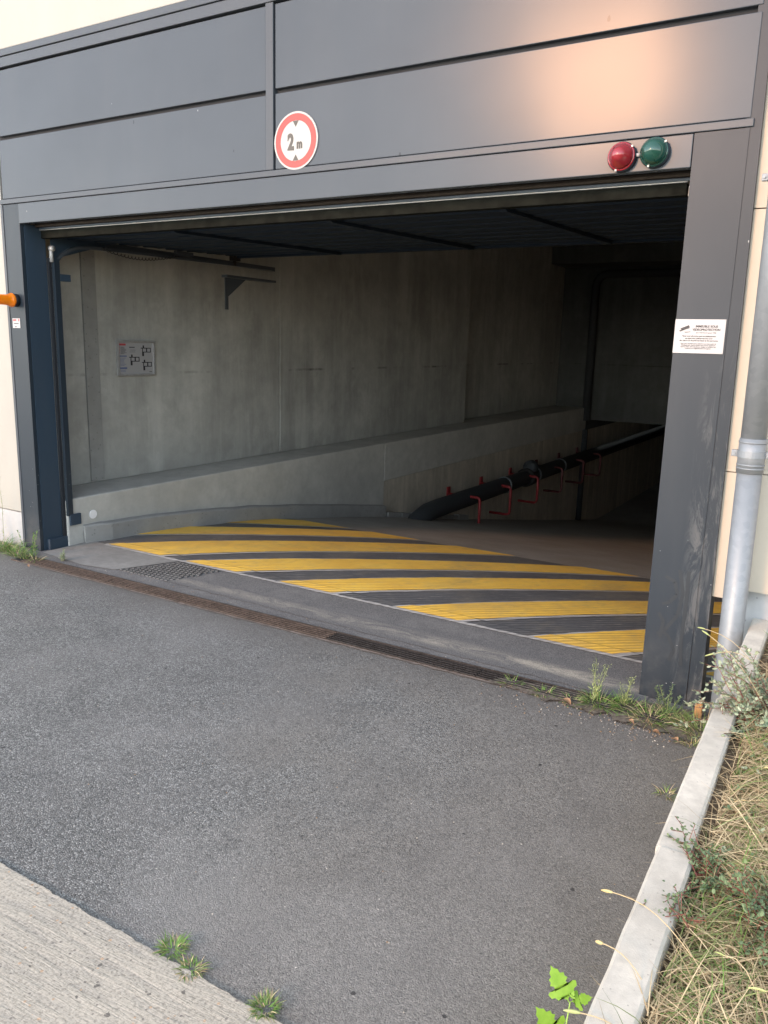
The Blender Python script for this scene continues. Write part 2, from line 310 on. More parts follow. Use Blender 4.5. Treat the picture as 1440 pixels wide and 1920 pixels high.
class MB:
    def __init__(s): s.v = []; s.f = []; s.mi = []; s.cur = 0
    def add(s, vs, fs):
        k = len(s.v); s.v += [tuple(v) for v in vs]; s.f += [tuple(i+k for i in f) for f in fs]; s.mi += [s.cur]*len(fs); return s
    def box(s, x0, x1, y0, y1, z0, z1, bev=0, dx=0):
        if x0 > x1: x0, x1 = x1, x0
        if bev <= 0:
            vs = [(x0, y0, z0), (x1, y0, z0), (x1, y1, z0), (x0, y1, z0), (x0+dx, y0, z1), (x1+dx, y0, z1), (x1+dx, y1, z1), (x0+dx, y1, z1)]
            return s.add(vs, [(0, 3, 2, 1), (4, 5, 6, 7), (0, 1, 5, 4), (1, 2, 6, 5), (2, 3, 7, 6), (3, 0, 4, 7)])
        bm = bmesh.new(); bmesh.ops.create_cube(bm, size=1)
        for v in bm.verts: v.co = Vector(((x0+x1)/2+v.co.x*(x1-x0), (y0+y1)/2+v.co.y*(y1-y0), (z0+z1)/2+v.co.z*(z1-z0)))
        bmesh.ops.bevel(bm, geom=bm.edges[:], offset=bev, segments=2, affect='EDGES', profile=.5)
        bm.verts.ensure_lookup_table(); bm.verts.index_update()
        s.add([v.co[:] for v in bm.verts], [[v.index for v in f.verts] for f in bm.faces]); bm.free(); return s
    def quad(s, a, b, c, d): return s.add([a, b, c, d], [(0, 1, 2, 3)])
    def prism(s, poly, z0, z1):
        n = len(poly); vs = [(x, y, z0) for x, y in poly]+[(x, y, z1) for x, y in poly]
        return s.add(vs, [tuple(range(n-1, -1, -1)), tuple(range(n, 2*n))]+[(i, (i+1) % n, n+(i+1) % n, n+i) for i in range(n)])
    def tube(s, pts, r, seg=10, cap=True):
        pts = [Vector(p) for p in pts]; rs = r if isinstance(r, (list, tuple)) else [r]*len(pts)
        vs = []; prev = None
        for i, p in enumerate(pts):
            t = (pts[min(i+1, len(pts)-1)]-pts[max(i-1, 0)]).normalized()
            if prev is None:
                u = t.orthogonal().normalized()
            else:
                u = (prev - t*prev.dot(t)).normalized()
            prev = u; w = t.cross(u)
            for k in range(seg):
                a = 2*math.pi*k/seg; vs.append(p+(u*math.cos(a)+w*math.sin(a))*rs[i])
        fs = []
        for i in range(len(pts)-1):
            for k in range(seg):
                a = i*seg+k; b = i*seg+(k+1) % seg; fs.append((a, b, b+seg, a+seg))
        if cap: fs += [tuple(range(seg-1, -1, -1)), tuple(range((len(pts)-1)*seg, len(pts)*seg))]
        return s.add(vs, fs)
    def lathe_y(s, cx, cy, cz, prof, seg=28):
        # prof: list of (distance towards -y, radius)
        vs = []; fs = []
        for d, r in prof:
            for k in range(seg):
                a = 2*math.pi*k/seg; vs.append((cx+r*math.cos(a), cy-d, cz+r*math.sin(a)))
        for i in range(len(prof)-1):
            for k in range(seg):
                a = i*seg+k; b = i*seg+(k+1) % seg; fs.append((a, b, b+seg, a+seg))
        fs += [tuple(range(seg-1, -1, -1)), tuple(range((len(prof)-1)*seg, len(prof)*seg))]
        return s.add(vs, fs)
    def build(s, name, mat, parent=None, smooth=False):
        o = new_obj(name, s.v, s.f, mat, parent, s.mi, smooth)
        if smooth == 'auto':
            for p in o.data.polygons: p.use_smooth = True
            bpy.context.view_layer.objects.active = o
        return o
def box(name, mat, parent, *a, **k): return MB().box(*a, **k).build(name, mat, parent)
def text(name, body, size, loc, mat, parent, rotx=90, rotz=0, align='CENTER', th=.0006, sx=1, off=.02):
    c = bpy.data.curves.new(name, 'FONT'); c.body = body; c.size = size; c.align_x = align; c.extrude = th; c.offset = size*off
    t = bpy.data.objects.new(name, c); COL.objects.link(t)
    me = bpy.data.meshes.new_from_object(t); bpy.data.objects.remove(t)
    rm = Matrix.Rotation(math.radians(rotz), 4, 'Z') @ Matrix.Rotation(math.radians(rotx), 4, 'X') @ Matrix.Diagonal((sx, 1, 1, 1))
    me.transform(rm); me.materials.clear(); me.materials.append(mat)
    o = bpy.data.objects.new(name, me); COL.objects.link(o); o.parent = parent
    o.location = Vector(loc)-(world_loc(parent) if parent else Vector())
    return o
def jag(a, b, n, amp, seed=0):
    out = []
    for i in range(n+1):
        t = i/n; x = a[0]+(b[0]-a[0])*t; y = a[1]+(b[1]-a[1])*t
        L_ = math.hypot(b[0]-a[0], b[1]-a[1])*t; w = amp*(noise.noise(Vector((L_*14, seed, 0)))+.6*noise.noise(Vector((L_*45, seed, 4)))) if 0 < i < n else 0
        dx, dy = b[0]-a[0], b[1]-a[1]; L = math.hypot(dx, dy); out.append((x-dy/L*w, y+dx/L*w))
    return out

FY = 3.76      # facade plane
# ------------------------------------------------------------------ ground
struct(MB().add([(-60, -60, 0), (-.36, -60, 0), (-.36, 3.76, 0), (-.36, 3.8, 0), (-60, 3.8, 0)], [(0, 1, 2, 3, 4)]).build('road', M['asphalt']), 'grey worn asphalt driveway in front of the garage')
# near concrete slab with ragged edge
e = jag((-60, 1.31), (-3.2, 1.312), 30, .01, 1)[:-1] + jag((-3.2, 1.312), (-.75, 1.308), 500, .006, 2)
poly = e + [(-.75, -20), (-60, -20)]
def poly_slab(name, poly, z0, z1, mat): return MB().prism(list(reversed(poly)), z0, z1).build(name, mat)
struct(poly_slab('pavement', poly, -.05, .008, M['slab']), 'pale brushed concrete slab beside the asphalt')
# threshold strip between the drain and the hatching
struct(MB().quad((-5.5, 3.6, .004), (-.36, 3.6, .004), (-.36, 4.26, .004), (-5.5, 4.26, .004)).build('threshold', M['thresh']), 'dark asphalt threshold strip behind the drain')
d = jag((-4.1, 3.76), (-.72, 3.66), 60, .02, 3) + list(reversed(jag((-4.1, 3.88), (-.72, 3.98), 60, .03, 5)))
struct(MB().add([(x, y, .008) for x, y in d], [tuple(range(len(d)))]).build('dust_streak', M['dust']), 'beige dusty streak along the threshold')
struct(MB().add([(-5.28, 3.74, .0085), (-4.75, 3.69, .0085), (-4.47, 3.74, .0085), (-4.27, 4.17, .0085), (-4.6, 4.2, .0085), (-5.0, 4.19, .0085), (-5.28, 4.2, .0085)], [tuple(range(7))]).build('concrete_patch', M['patch']), 'lighter concrete patch at the foot of the left jamb')
b = MB()
for i in range(14):
    for j in range(11):
        x = -4.44+i*.037+j*.02; y = 3.76+j*.037
        if x > -3.98+.12*(j/10): continue
        b.box(x, x+.028, y, y+.02, .006, .013)
struct(b.build('tread_plate', plain('tread_rubber', (.10, .102, .10), .85, var=.4)), 'dark studded tread patch in the threshold')

# ramp: level at the gate, then bending down along the left wall
RT = [(3.8, 0.), (4.2, 0.), (4.565, -.012), (5.057, -.047), (5.468, -.088), (5.843, -.128), (6.337, -.190), (6.888, -.269), (7.729, -.400), (8.752, -.572), (10.97, -1.0), (12.56, -1.29), (14.56, -1.652), (16.56, -2.006), (18.83, -2.395), (19.4, -2.43), (31.2, -2.43)]
_y = np.arange(3, 32, .05); _z = np.interp(_y, [a for a, _ in RT], [b_ for _, b_ in RT]); _z = np.convolve(np.pad(_z, 5, mode='edge'), np.ones(11)/11, 'valid')
def rz(y): return float(np.interp(y, _y, _z)) if y > 4.3 else 0.0
rows = [4.26, 4.3]+[4.3+.1*k for k in range(1, 160)]+[21, 31.1]
xs_ = [-5.3, -4, -2.5, -1, 1.2]; vs = [(x, y, rz(y)+.001) for y in rows for x in xs_]; nx = len(xs_)
fs = [(r_*nx+c_, r_*nx+c_+1, (r_+1)*nx+c_+1, (r_+1)*nx+c_) for r_ in range(len(rows)-1) for c_ in range(nx-1)]
struct(new_obj('ramp_floor', vs, fs, M['ribgrey'], smooth=True), 'ribbed concrete ramp bending down into the garage')
Y0, Y1, XL, XR = 4.2, 6.73, -5.2, .9
def sheet(name, xa, xb, off, mat, lab=None, seed=0, amp=.012):
    """painted sheet lying on the ramp between the lines xa(y) and xb(y)"""
    vs = []; fs = []; n_ = 110
    for i in range(n_+1):
        y = Y0+(Y1-Y0)*i/n_
        a = xa(y)+amp*(noise.noise(Vector((y*7, seed, 0)))+.6*noise.noise(Vector((y*40, seed, 1)))); c_ = xb(y)+amp*(noise.noise(Vector((y*7, seed, 3)))+.6*noise.noise(Vector((y*40, seed, 5))))
        a = min(max(a, XL), XR); c_ = min(max(c_, XL), XR)
        if i in (0, n_): a += 0
        vs += [(a, y, rz(y)+off), (c_, y, rz(y)+off)]
    for i in range(n_):
        a0, c0, a1, c1 = vs[2*i][0], vs[2*i+1][0], vs[2*i+2][0], vs[2*i+3][0]
        if c0-a0 < 1e-4 and c1-a1 < 1e-4: continue
        fs.append((2*i, 2*i+1, 2*i+3, 2*i+2))
    return struct(new_obj(name, vs, fs, mat), lab)
sheet('hatch_marking', lambda y: XL, lambda y: XR, .005, M['ribblack'], 'black painted ground of the hatched band', amp=0)
def ln(x0, x1): return lambda y: x0+(x1-x0)*(y-Y0)/(6.72-Y0)
ST = [((-6.95, -5.02), (-6.4, -4.42)), ((-5.93, -4.16), (-5.50, -3.60)), ((-5.08, -3.20), (-4.50, -2.60)), ((-4.225, -1.97), (-3.74, -1.47)), ((-3.33, -1.12), (-2.91, -.57)), ((-2.40, -.17), (-1.963, .30)), ((-1.484, .72), (-1.02, 1.19)), ((-.56, 1.6), (-.1, 2.1))]
for k, (u, l) in enumerate(ST):
    sheet('pale_paint_edge', ln(u[0]-.03, u[1]-.03), ln(l[0]+.042, l[1]+.042), .009, M['ribwhite'], seed=k+.5)
    sheet('yellow_stripe', ln(*u), ln(*l), .013, M['ribyellow'], seed=k*3.1)
d = jag((-5.1, 4.17), (.9, 4.17), 120, .01, 8)+list(reversed(jag((-5.1, 4.2), (.9, 4.2), 120, .012, 9)))
struct(MB().add([(x, y, .0095) for x, y in d], [tuple(range(len(d)))]).build('paint_edge_line', M['ribwhite']))
# low curb along the wall foot, following the ramp down
t = thing('wall_curb', 'low grey concrete curb running down the ramp at the foot of the left wall', 'curb', (-5.24, 6, 0))
vs = []; n_ = 60
for i in range(n_+1):
    y = 4.12+(8.78-4.12)*i/n_; inn = .045*max(0, 1-i/3); w = .006*noise.noise(Vector((y*2.5, 0, 7))); zt = rz(y)+.148+.008*noise.noise(Vector((y*3, 1, 0)))
    for x, z in ((-5.2+w-inn, rz(y)-.05), (-5.2+w-inn, zt-.012), (-5.212+w-inn, zt), (-5.279, zt+.004)): vs.append((x, y, z))
fs = [(0, 1, 2, 3), tuple(4*n_+q for q in (3, 2, 1, 0))]+[(4*i+4+q, 4*i+q, 4*i+q+1, 4*i+5+q) for i in range(n_) for q in range(3)]
new_obj('curb_body', vs, [tuple(f) for f in fs], M['curb'], t)
t = thing('gutter_edging', 'short row of pale blocks along the wall foot lower down the ramp', 'edging', (-5.24, 9.5, -.7))
y = 8.83
for k in range(7):
    yb = y+.36; o_ = random.uniform(-.01, .01); h = .075+random.uniform(-.012, .008)
    MB().add([(-5.285, y, rz(y)-.02), (-5.19+o_, y, rz(y)-.02), (-5.19+o_, yb-.012, rz(yb)-.02), (-5.285, yb-.012, rz(yb)-.02), (-5.285, y, rz(y)+h), (-5.19+o_, y, rz(y)+h), (-5.19+o_, yb-.012, rz(yb)+h), (-5.285, yb-.012, rz(yb)+h)], [(0, 3, 2, 1), (4, 5, 6, 7), (0, 1, 5, 4), (1, 2, 6, 5), (2, 3, 7, 6), (3, 0, 4, 7)]).build('edging_block', M['curb'], t)
    y = yb

# ------------------------------------------------------------------ interior walls
t = thing('side_wall', 'long left concrete wall of the ramp with a ledge and vertical joints', 'wall', (-5.5, 10, 0))
box('ledge_wall', M['lowwall'], t, -6.4, -5.28, 3.985, 8.84, -.9, .38, bev=.01)
box('ledge_wall', M['lowwall'], t, -6.4, -5.28, 8.8405, 17.49, -.12, .38, bev=.01)
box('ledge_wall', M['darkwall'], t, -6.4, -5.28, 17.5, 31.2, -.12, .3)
box('rough_base', M['rough'], t, -6.4, -5.29, 8.842, 31.2, -2.7, -.122)
js = [3.86, 4.60, 7.25, 9.9, 12.2]
for i in range(4): box('wall_panel', M['wall'], t, -6.1, -5.75+(.0 if i % 2 else .004), js[i]+.004, js[i+1]-.004, .382, 3.7, bev=.004)
js = [12.204, 14.8, 17.5]
for i in range(2): box('wall_panel', M['wall'], t, -6.3, -6.0, js[i]+.004, js[i+1]-.004, .382, 3.7, bev=.004)
box('joint_strip', M['curb'], t, -5.765, -5.735, 4.60, 4.74, .40, 3.7)
box('wall_core', M['void'], t, -6.7, -6.31, 3.86, 17.5, -.5, 3.7)
t = thing('back_wall', 'dark concrete wall across the far end with an opening below', 'wall', (-2, 17.6, 0))
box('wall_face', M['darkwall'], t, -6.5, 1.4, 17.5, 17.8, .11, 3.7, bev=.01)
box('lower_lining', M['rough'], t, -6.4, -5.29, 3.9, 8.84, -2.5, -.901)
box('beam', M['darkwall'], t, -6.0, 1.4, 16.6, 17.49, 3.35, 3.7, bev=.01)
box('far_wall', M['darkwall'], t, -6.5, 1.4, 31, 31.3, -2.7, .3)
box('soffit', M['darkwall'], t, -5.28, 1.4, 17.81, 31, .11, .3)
t = thing('inner_pipe', 'dark pipe rising on the far wall then turning right', 'pipe', (-5.25, 17.38, .1))
MB().tube([(-5.25, 17.36, .1), (-5.25, 17.36, 2.95)]+[(-5.25+.25*(1-math.cos(a)), 17.36, 2.95+.25*math.sin(a)) for a in (.4, .8, 1.2, 1.57)]+[(.5, 17.36, 3.2)], .085, 12).build('pipe_run', M['pipeblk'], t, True)
MB().tube([(-5.25, 17.36, -.1), (-5.25, 17.36, -2.3)], .07, 12).build('pipe_drop', M['pipeblk'], t, True)
t = thing('right_wall', 'concrete wall inside the garage on the right', 'wall', (1.3, 10, 0))
box('wall_face', M['wall'], t, 1.19, 1.5, 3.9, 31.3, -2.7, 3.7)
struct(box('ceiling', M['wall'], None, -6.6, 1.5, 3.9, 17.8, 3.7, 3.9), 'concrete garage ceiling')

# pipe with red brackets below floor level
t = thing('service_pipe', 'thick dark pipe hung along the rough base wall', 'pipe', (-5.02, 10, -.62))
MB().tube([(-5.02, 9.0, -1.05), (-5.02, 9.1, -.85), (-5.02, 9.3, -.70), (-5.02, 9.6, -.63), (-5.02, 9.9, -.62), (-5.02, 30, -.62)], .13, 16).build('pipe_run', M['pipeblk'], t, True)
MB().tube([(-5.02, 13.25, -.62), (-5.02, 13.5, -.62)], .165, 16).build('coupling', M['darkiron'], t, True)
b = MB(); b.lathe_y(-4.99, 13.55, -.45, [(-.0, .02), (0, .10), (.05, .125), (.16, .125), (.20, .10), (.21, .02)]); b.build('valve_housing', M['pipeblk'], t, True)
for y in (12.3, 13.7, 15.1): MB().tube([(-5.02, y, -.62), (-5.02, y+.05, -.62)], .142, 16).build('pipe_collar', M['galv'], t, True)
def bracket(y, lab):
    t = thing('pipe_bracket', lab, 'bracket', (-5.28, y, -.5), 'brackets holding the service pipe')
    mt = M['redsteel'] if y < 14 else M['redshade']
    MB().tube([(-5.275, y, -.57), (-4.80, y, -.57), (-4.765, y, -.585), (-4.75, y, -.62), (-4.75, y, -.98), (-4.765, y, -1.015), (-4.8, y, -1.03), (-5.1, y, -1.03)], .022, 8).build('bracket_arm', mt, t, True)
    MB().box(-5.289, -5.265, y-.045, y+.045, -.68, -.46).build('wall_plate', mt, t)
    return t
for y, l in ((10.75, 'red pipe bracket nearest the ramp edge'), (11.95, 'second red pipe bracket along the pipe'), (13.2, 'red pipe bracket just before the round valve'), (14.5, 'dark red bracket just past the round valve'), (15.8, 'dim bracket deep along the pipe'), (17.0, 'farthest dim bracket under the far wall')): bracket(y, l)

# white disc on the ledge wall
b = MB(); seg = 24
vs = [(-5.279, 4.226+.036*math.cos(a*math.tau/seg), .225+.036*math.sin(a*math.tau/seg)) for a in range(seg)]
b.add(vs+[(x+.006, y, z) for x, y, z in vs], [tuple(range(seg)), tuple(range(seg, 2*seg))]+[(i, (i+1) % seg, seg+(i+1) % seg, seg+i) for i in range(seg)])
tag(b.build('wall_disc', mat_flat('white_plastic', (.8, .8, .8), .4)), 'small round white disc low on the ledge wall', 'disc')

# evacuation plan board
t = thing('plan_board', 'framed evacuation floor plan hanging on the concrete wall', 'sign', (-5.75, 5.15, 1.3))
y0, y1, z0, z1 = 4.935, 5.37, 1.30, 1.613; xf = -5.742
box('sheet', M['white'], t, xf, xf+.006, y0+.012, y1-.012, z0+.012, z1-.012)
b = MB(); 
for a in ((y0, y0+.016, z0, z1), (y1-.016, y1, z0, z1), (y0+.016, y1-.016, z0, z0+.016), (y0+.016, y1-.016, z1-.016, z1)): b.box(xf-.004, xf+.018, *a)
b.build('frame', M['silver'], t)
xp = xf+.0075
def pb(mat, rects, name): 
    b = MB()
    for (u0, u1, w0, w1) in rects: b.box(xp-.001, xp, y0+.02+u0*(y1-y0-.04), y0+.02+u1*(y1-y0-.04), z0+.02+w0*(z1-z0-.04), z0+.02+w1*(z1-z0-.04))
    b.build(name, mat, t)['kind'] = 'stuff'
pb(M['redink'], [(.02, .2, .91, .97)]+[(.02, .03, z, z+.03) for z in (.84, .78, .72, .66)], 'red_heading')
pb(M['ink2'], [(.05, .05+random.uniform(.1, .17), z, z+.012) for z in (.85, .82, .79, .76, .73, .70, .67, .64)]+[(.3, .46, .84, .87), (.33, .48, .76, .77), (.31, .47, .7, .71), (.88, .96, .04, .06)], 'fine_text')
pb(M['blueink'], [(.02, .22, .55, .59), (.02, .22, .15, .21)]+[(.03, .03+random.uniform(.1, .18), z, z+.012) for z in (.5, .46, .42, .38, .34, .3, .26, .1, .06)], 'blue_key')
def plan(u, w):
    r = [(u, u+.3, w+.13, w+.155), (u+.04, u+.3, w, w+.025), (u+.04, u+.06, w, w+.15), (u+.16, u+.19, w, w+.15), (u+.28, u+.3, w, w+.15), (u+.06, u+.1, w+.155, w+.23), (u+.04, u+.09, w-.12, w)]
    return r
pb(M['ink'], plan(.64, .69)+plan(.29, .39)+plan(.66, .22), 'floor_plan')

# ------------------------------------------------------------------ building facade
B = thing('garage_entrance_building', 'grey panelled garage entrance with cream cladding around it', 'building', (-2.9, FY, 0))
LX, MX0, MX1, RX = -5.5, -3.075, -3.022, -.55
def panel(x0, x1, z0, z1, mat=M['paint'], y=FY, name='facade_panel', d=.03, bev=.003): return box(name, mat, B, x0, x1, y, y+d, z0, z1, bev=bev)
for (a, c) in ((LX+.004, MX0-.003), (MX1+.011, RX-.004)):
    panel(a, c, 2.588, 2.978); panel(a, c, 3.004, 3.425)
panel(MX0, MX1, 2.586, 3.437, M['trim'], FY-.006, 'mullion', .04)
panel(LX-.03, -.52, 3.437, 3.50, M['trim'], FY-.012, 'top_trim', .05)
panel(LX-.03, -.52, 3.503, 3.545, M['trim'], FY-.02, 'top_coping', .06)
panel(LX-.03, RX+.01, 2.552, 2.584, M['trim'], FY-.006, 'rail', .04)
panel(-5.33, -.772, 2.415, 2.549, M['paint'], FY, 'header', .045)
box('header_soffit', M['trim'], B, -5.33, -.77, FY+.046, FY+.1, 2.425, 2.48)
panel(LX-.03, -5.503, 0, 2.549, M['trim'], FY-.004, 'edge_trim', .05)
panel(LX, -5.3235, 0, 2.549, M['post'], FY, 'jamb_post', .03)
box('backing', M['void'], B, -5.53, -.5, FY+.101, FY+.13, 2.50, 3.54)
box('panel_backing', M['void'], B, -5.52, -.53, FY+.028, FY+.1, 2.552, 3.5)
# right post (front leaf and return) and outer edge trim
b = MB(); b.box(-.768, -.553, FY, FY+.13, 0, 2.549); b.build('jamb_post', M['post'], B)
b = MB(); b.box(-.5505, -.49, FY+.004, FY+.12, 0, 3.436, dx=-.026); b.build('edge_trim', M['post'], B)
# cladding panels
box('cladding_panel', M['cladL'], B, -9, LX-.034, FY+.01, FY+.05, .285, 1.9, bev=.004)
box('cladding_panel', M['cladL'], B, -9, LX-.034, FY+.01, FY+.05, 1.905, 3.548, bev=.004)
box('cladding_panel', M['cladL'], B, -9, -.53, FY-.0, FY+.05, 3.555, 7, bev=.004)
box('base_plinth', M['plinth'], B, -9, LX-.034, FY+.02, FY+.3, 0, .277, bev=.004)
for z0, z1 in ((.553, 1.13), (1.134, 2.235), (2.24, 3.55), (3.555, 7)):
    b = MB(); b.box(-.512, -.364, FY+.03, FY+.06, z0, z1); b.build('cladding_panel', M['cladR'], B)
for z0, z1 in ((.6, 1.13), (1.134, 2.235), (2.24, 3.55), (3.555, 7)):
    box('cladding_panel', M['cladR'], B, -.36, 4, FY+.045, FY+.075, z0, z1)
box('base_plinth', M['plinth'], B, -.40, 4, FY+.09, FY+.35, -.1, 1.0)
box('inner_lining', M['wall'], B, -.36, 4, FY+.36, FY+.5, -.1, 3.7)
box('inner_lining', M['wall'], B, -9, -5.62, FY+.06, FY+.3, .29, 7)
box('upper_wall', M['wall'], B, -5.53, 4, FY+.131, FY+.3, 2.6, 7)
box('cladding_backing', M['wall'], B, -.52, 4, FY+.08, FY+.13, 1.1, 7)
box('roof', M['wall'], B, -9, 4, FY+.05, 18, 7, 7.2)
# left jamb: return face and reveal
box('jamb_return', M['blue'], B, -5.36, -5.3195, FY+.032, FY+.2, .0, 2.42)
box('jamb_foot', M['blue'], B, -5.34, -5.29, FY+.06, FY+.27, .0, .09, bev=.004)
# faint old tag strokes on the right post
strokes = [[(-.70, .62), (-.655, .60), (-.64, .54), (-.67, .50), (-.71, .48)], [(-.64, .66), (-.615, .55), (-.63, .44), (-.68, .36), (-.72, .33)], [(-.70, .36), (-.66, .33), (-.63, .27), (-.65, .20)], [(-.60, .66), (-.598, .5), (-.602, .3), (-.59, .18)], [(-.715, .44), (-.69, .40), (-.70, .3)]]
mtag = mat_paint("old_tag_paint", (.020, .027, .034), .5, ior=1.4)
b = MB()
for sidx, st in enumerate(strokes):
    pts = []
    for i in range(len(st)-1):
        for k in range(6):
            u = k/6; pts.append((st[i][0]*(1-u)+st[i+1][0]*u, st[i][1]*(1-u)+st[i+1][1]*u))
    for i in range(len(pts)-1):
        (xa, za), (xb, zb) = pts[i], pts[i+1]; w = .008
        dx, dz = xb-xa, zb-za; L = math.hypot(dx, dz) or 1; nx, nz = -dz/L*w, dx/L*w
        yy = FY-.0008-.0002*sidx
        b.quad((xa-nx, yy, za-nz), (xb-nx, yy, zb-nz), (xb+nx, yy, zb+nz), (xa+nx, yy, za+nz))
b.build('tag_stroke', mtag, B)

# ------------------------------------------------------------------ raised door panel
D = thing('garage_door', 'dark steel garage door lifted flat under the header', 'door', (-3.1, 3.95, 2.34))
def dz(y): return 2.345+(y-3.95)*.035
for i in range(8):
    ya = 3.98+i*.25; yb = ya+.246
    b = MB(); z = dz(ya); z2 = dz(yb); x0, x1 = -5.31, -.80
    prof = [(ya, z), (ya+.08, z+.0), (ya+.09, z+.012), (ya+.15, z+.012), (ya+.16, z+.002), (yb, z2), (yb, z2+.04), (ya, z+.04)]
    n = len(prof); b.add([(x0, y, q) for y, q in prof]+[(x1, y, q) for y, q in prof], [tuple(range(n)), tuple(range(2*n-1, n-1, -1))]+[((i_+1) % n, i_, n+i_, n+(i_+1) % n) for i_ in range(n)])
    b.build('door_slat', M['doorsteel'], D)
for x in (-4.1, -2.84, -1.75):
    b = MB(); b.add([(x, 4.03, dz(4.03)-.02), (x+.04, 4.03, dz(4.03)-.02), (x+.04, 5.97, dz(5.97)-.03), (x, 5.97, dz(5.97)-.03), (x, 3.98, dz(3.98)-.001), (x+.04, 3.98, dz(3.98)-.001), (x+.04, 5.97, dz(5.97)-.001), (x, 5.97, dz(5.97)-.001)], [(0, 3, 2, 1), (4, 5, 6, 7), (0, 1, 5, 4), (1, 2, 6, 5), (2, 3, 7, 6), (3, 0, 4, 7)])
    b.build('stiffener', M['doorsteel'], D)
box('rear_rail', M['doorsteel'], D, -5.31, -.8, 5.98, 6.03, dz(6)-.02, dz(6)+.05)
box('rubber_seal', M['rubber'], D, -5.47+.15, -.812, 3.925, 3.975, 2.332, 2.385, bev=.004)
box('edge_strip', M['alu'], D, -5.322, -.81, 3.915, 3.93, 2.386, 2.394)
box('hinge_end', M['alu'], D, -.808, -.795, 3.94, 3.97, 2.33, 2.375, bev=.003)
t = thing('header_profile', 'brown metal sealing profile running under the header', 'profile', (-3, 3.87, 2.41))
box('profile_bar', M['bronze'], t, -5.31, -.79, 3.872, 3.90, 2.402, 2.428, bev=.004)
box('profile_lip', M['blue'], t, -5.31, -.79, 3.904, 3.914, 2.39, 2.44)
# running track on the left
T = thing('door_track', 'blue grey door track curving back along the left wall', 'track', (-5.28, 3.95, 0))
box('vertical_rail', M['post'], T, -5.295, -5.265, 3.985, 4.03, .25, 2.2)
box('rail_gap', M['void'], T, -5.318, -5.297, 3.962, 3.985, .09, 2.2)
box('rail_foot', M['blue'], T, -5.30, -5.262, 4.0, 4.1, .17, .26, bev=.003)
box('rail_flange', M['blue'], T, -5.30, -5.262, 4.031, 4.12, 2.04, 2.09)
arc = [(-5.29, 4.0, 2.12)]+[(-5.29, 4.35-.35*math.cos(a), 2.12+.19*math.sin(a)) for a in (.3, .6, .9, 1.2, 1.5)]
def ribbon(pts, w, h, mat, name, par):
    b = MB(); n = len(pts); vs = []
    for i, p in enumerate(pts):
        p = Vector(p); tt = (Vector(pts[min(i+1, n-1)])-Vector(pts[max(i-1, 0)])).normalized(); u = Vector((0, -tt.z, tt.y))
        for sx, su in ((-w, -h), (w, -h), (w, h), (-w, h)): vs.append(p+Vector((sx, 0, 0))+u*su)
    fs = [(3, 2, 1, 0), tuple(range(4*n-4, 4*n))]
    for i in range(n-1):
        for k_ in range(4): fs.append((4*i+k_, 4*i+(k_+1) % 4, 4*i+4+(k_+1) % 4, 4*i+4+k_))
    b.add(vs, fs); return b.build(name, mat, par)
ribbon(arc+[(-5.29, 4.7, 2.318), (-5.29, 6.55, 2.345)], .016, .012, M['trim'], 'curved_rail', T)
b = MB(); b.add([(-5.305, 3.99, 2.19), (-5.305, 4.6, 2.375), (-5.305, 3.99, 2.375), (-5.30, 3.99, 2.19), (-5.30, 4.6, 2.375), (-5.30, 3.99, 2.375)], [(0, 1, 2), (5, 4, 3), (0, 3, 4, 1), (1, 4, 5, 2), (2, 5, 3, 0)]); b.build('corner_plate', M['blue'], T)
box('horizontal_channel', M['trim'], T, -5.36, -5.31, 4.5, 6.62, 2.33, 2.37)
box('top_bearer', M['trim'], T, -5.30, -5.26, 5.22, 5.42, 2.345, 2.385, bev=.003)
b = MB(); b.add([(-5.275, 5.83, 2.21), (-5.275, 6.12, 2.21), (-5.275, 5.87, 2.04), (-5.275, 5.87, 1.92), (-5.275, 5.83, 1.92)]+[(-5.265, 5.83, 2.21), (-5.265, 6.12, 2.21), (-5.265, 5.87, 2.04), (-5.265, 5.87, 1.92), (-5.265, 5.83, 1.92)], [(0, 1, 2, 3, 4), (9, 8, 7, 6, 5)]+[((i+1) % 5, i, 5+i, 5+(i+1) % 5) for i in range(5)]); b.build('gusset', M['trim'], T)
box('bracket_shelf', M['trim'], T, -5.31, -5.24, 5.83, 6.55, 2.212, 2.235)
MB().box(-5.30, -5.25, 5.93, 6.03, 2.37, 2.46).box(-5.285, -5.27, 5.96, 5.99, 2.33, 2.37).build('roller_carriage', M['darkiron'], T)
pts = []
for i in range(260):
    u = i/259; y = 4.42+.8*u; z = 2.315-.055*math.sin(math.pi*u)*(1-.2*u)+.02*u; a = u*math.tau*22
    pts.append((-5.262+.010*math.cos(a), y, z+.010*math.sin(a)))
MB().tube(pts, .0035, 5).build('coiled_cable', M['black'], T, True)
b = MB(); b.tube([(-5.28, 3.975, 2.17), (-5.28, 3.975, 2.27)], .014, 10); b.tube([(-5.285, 3.975, 2.265), (-5.255, 3.975, 2.265)], .02, 12); b.build('guide_roller', M['alu'], T, True)

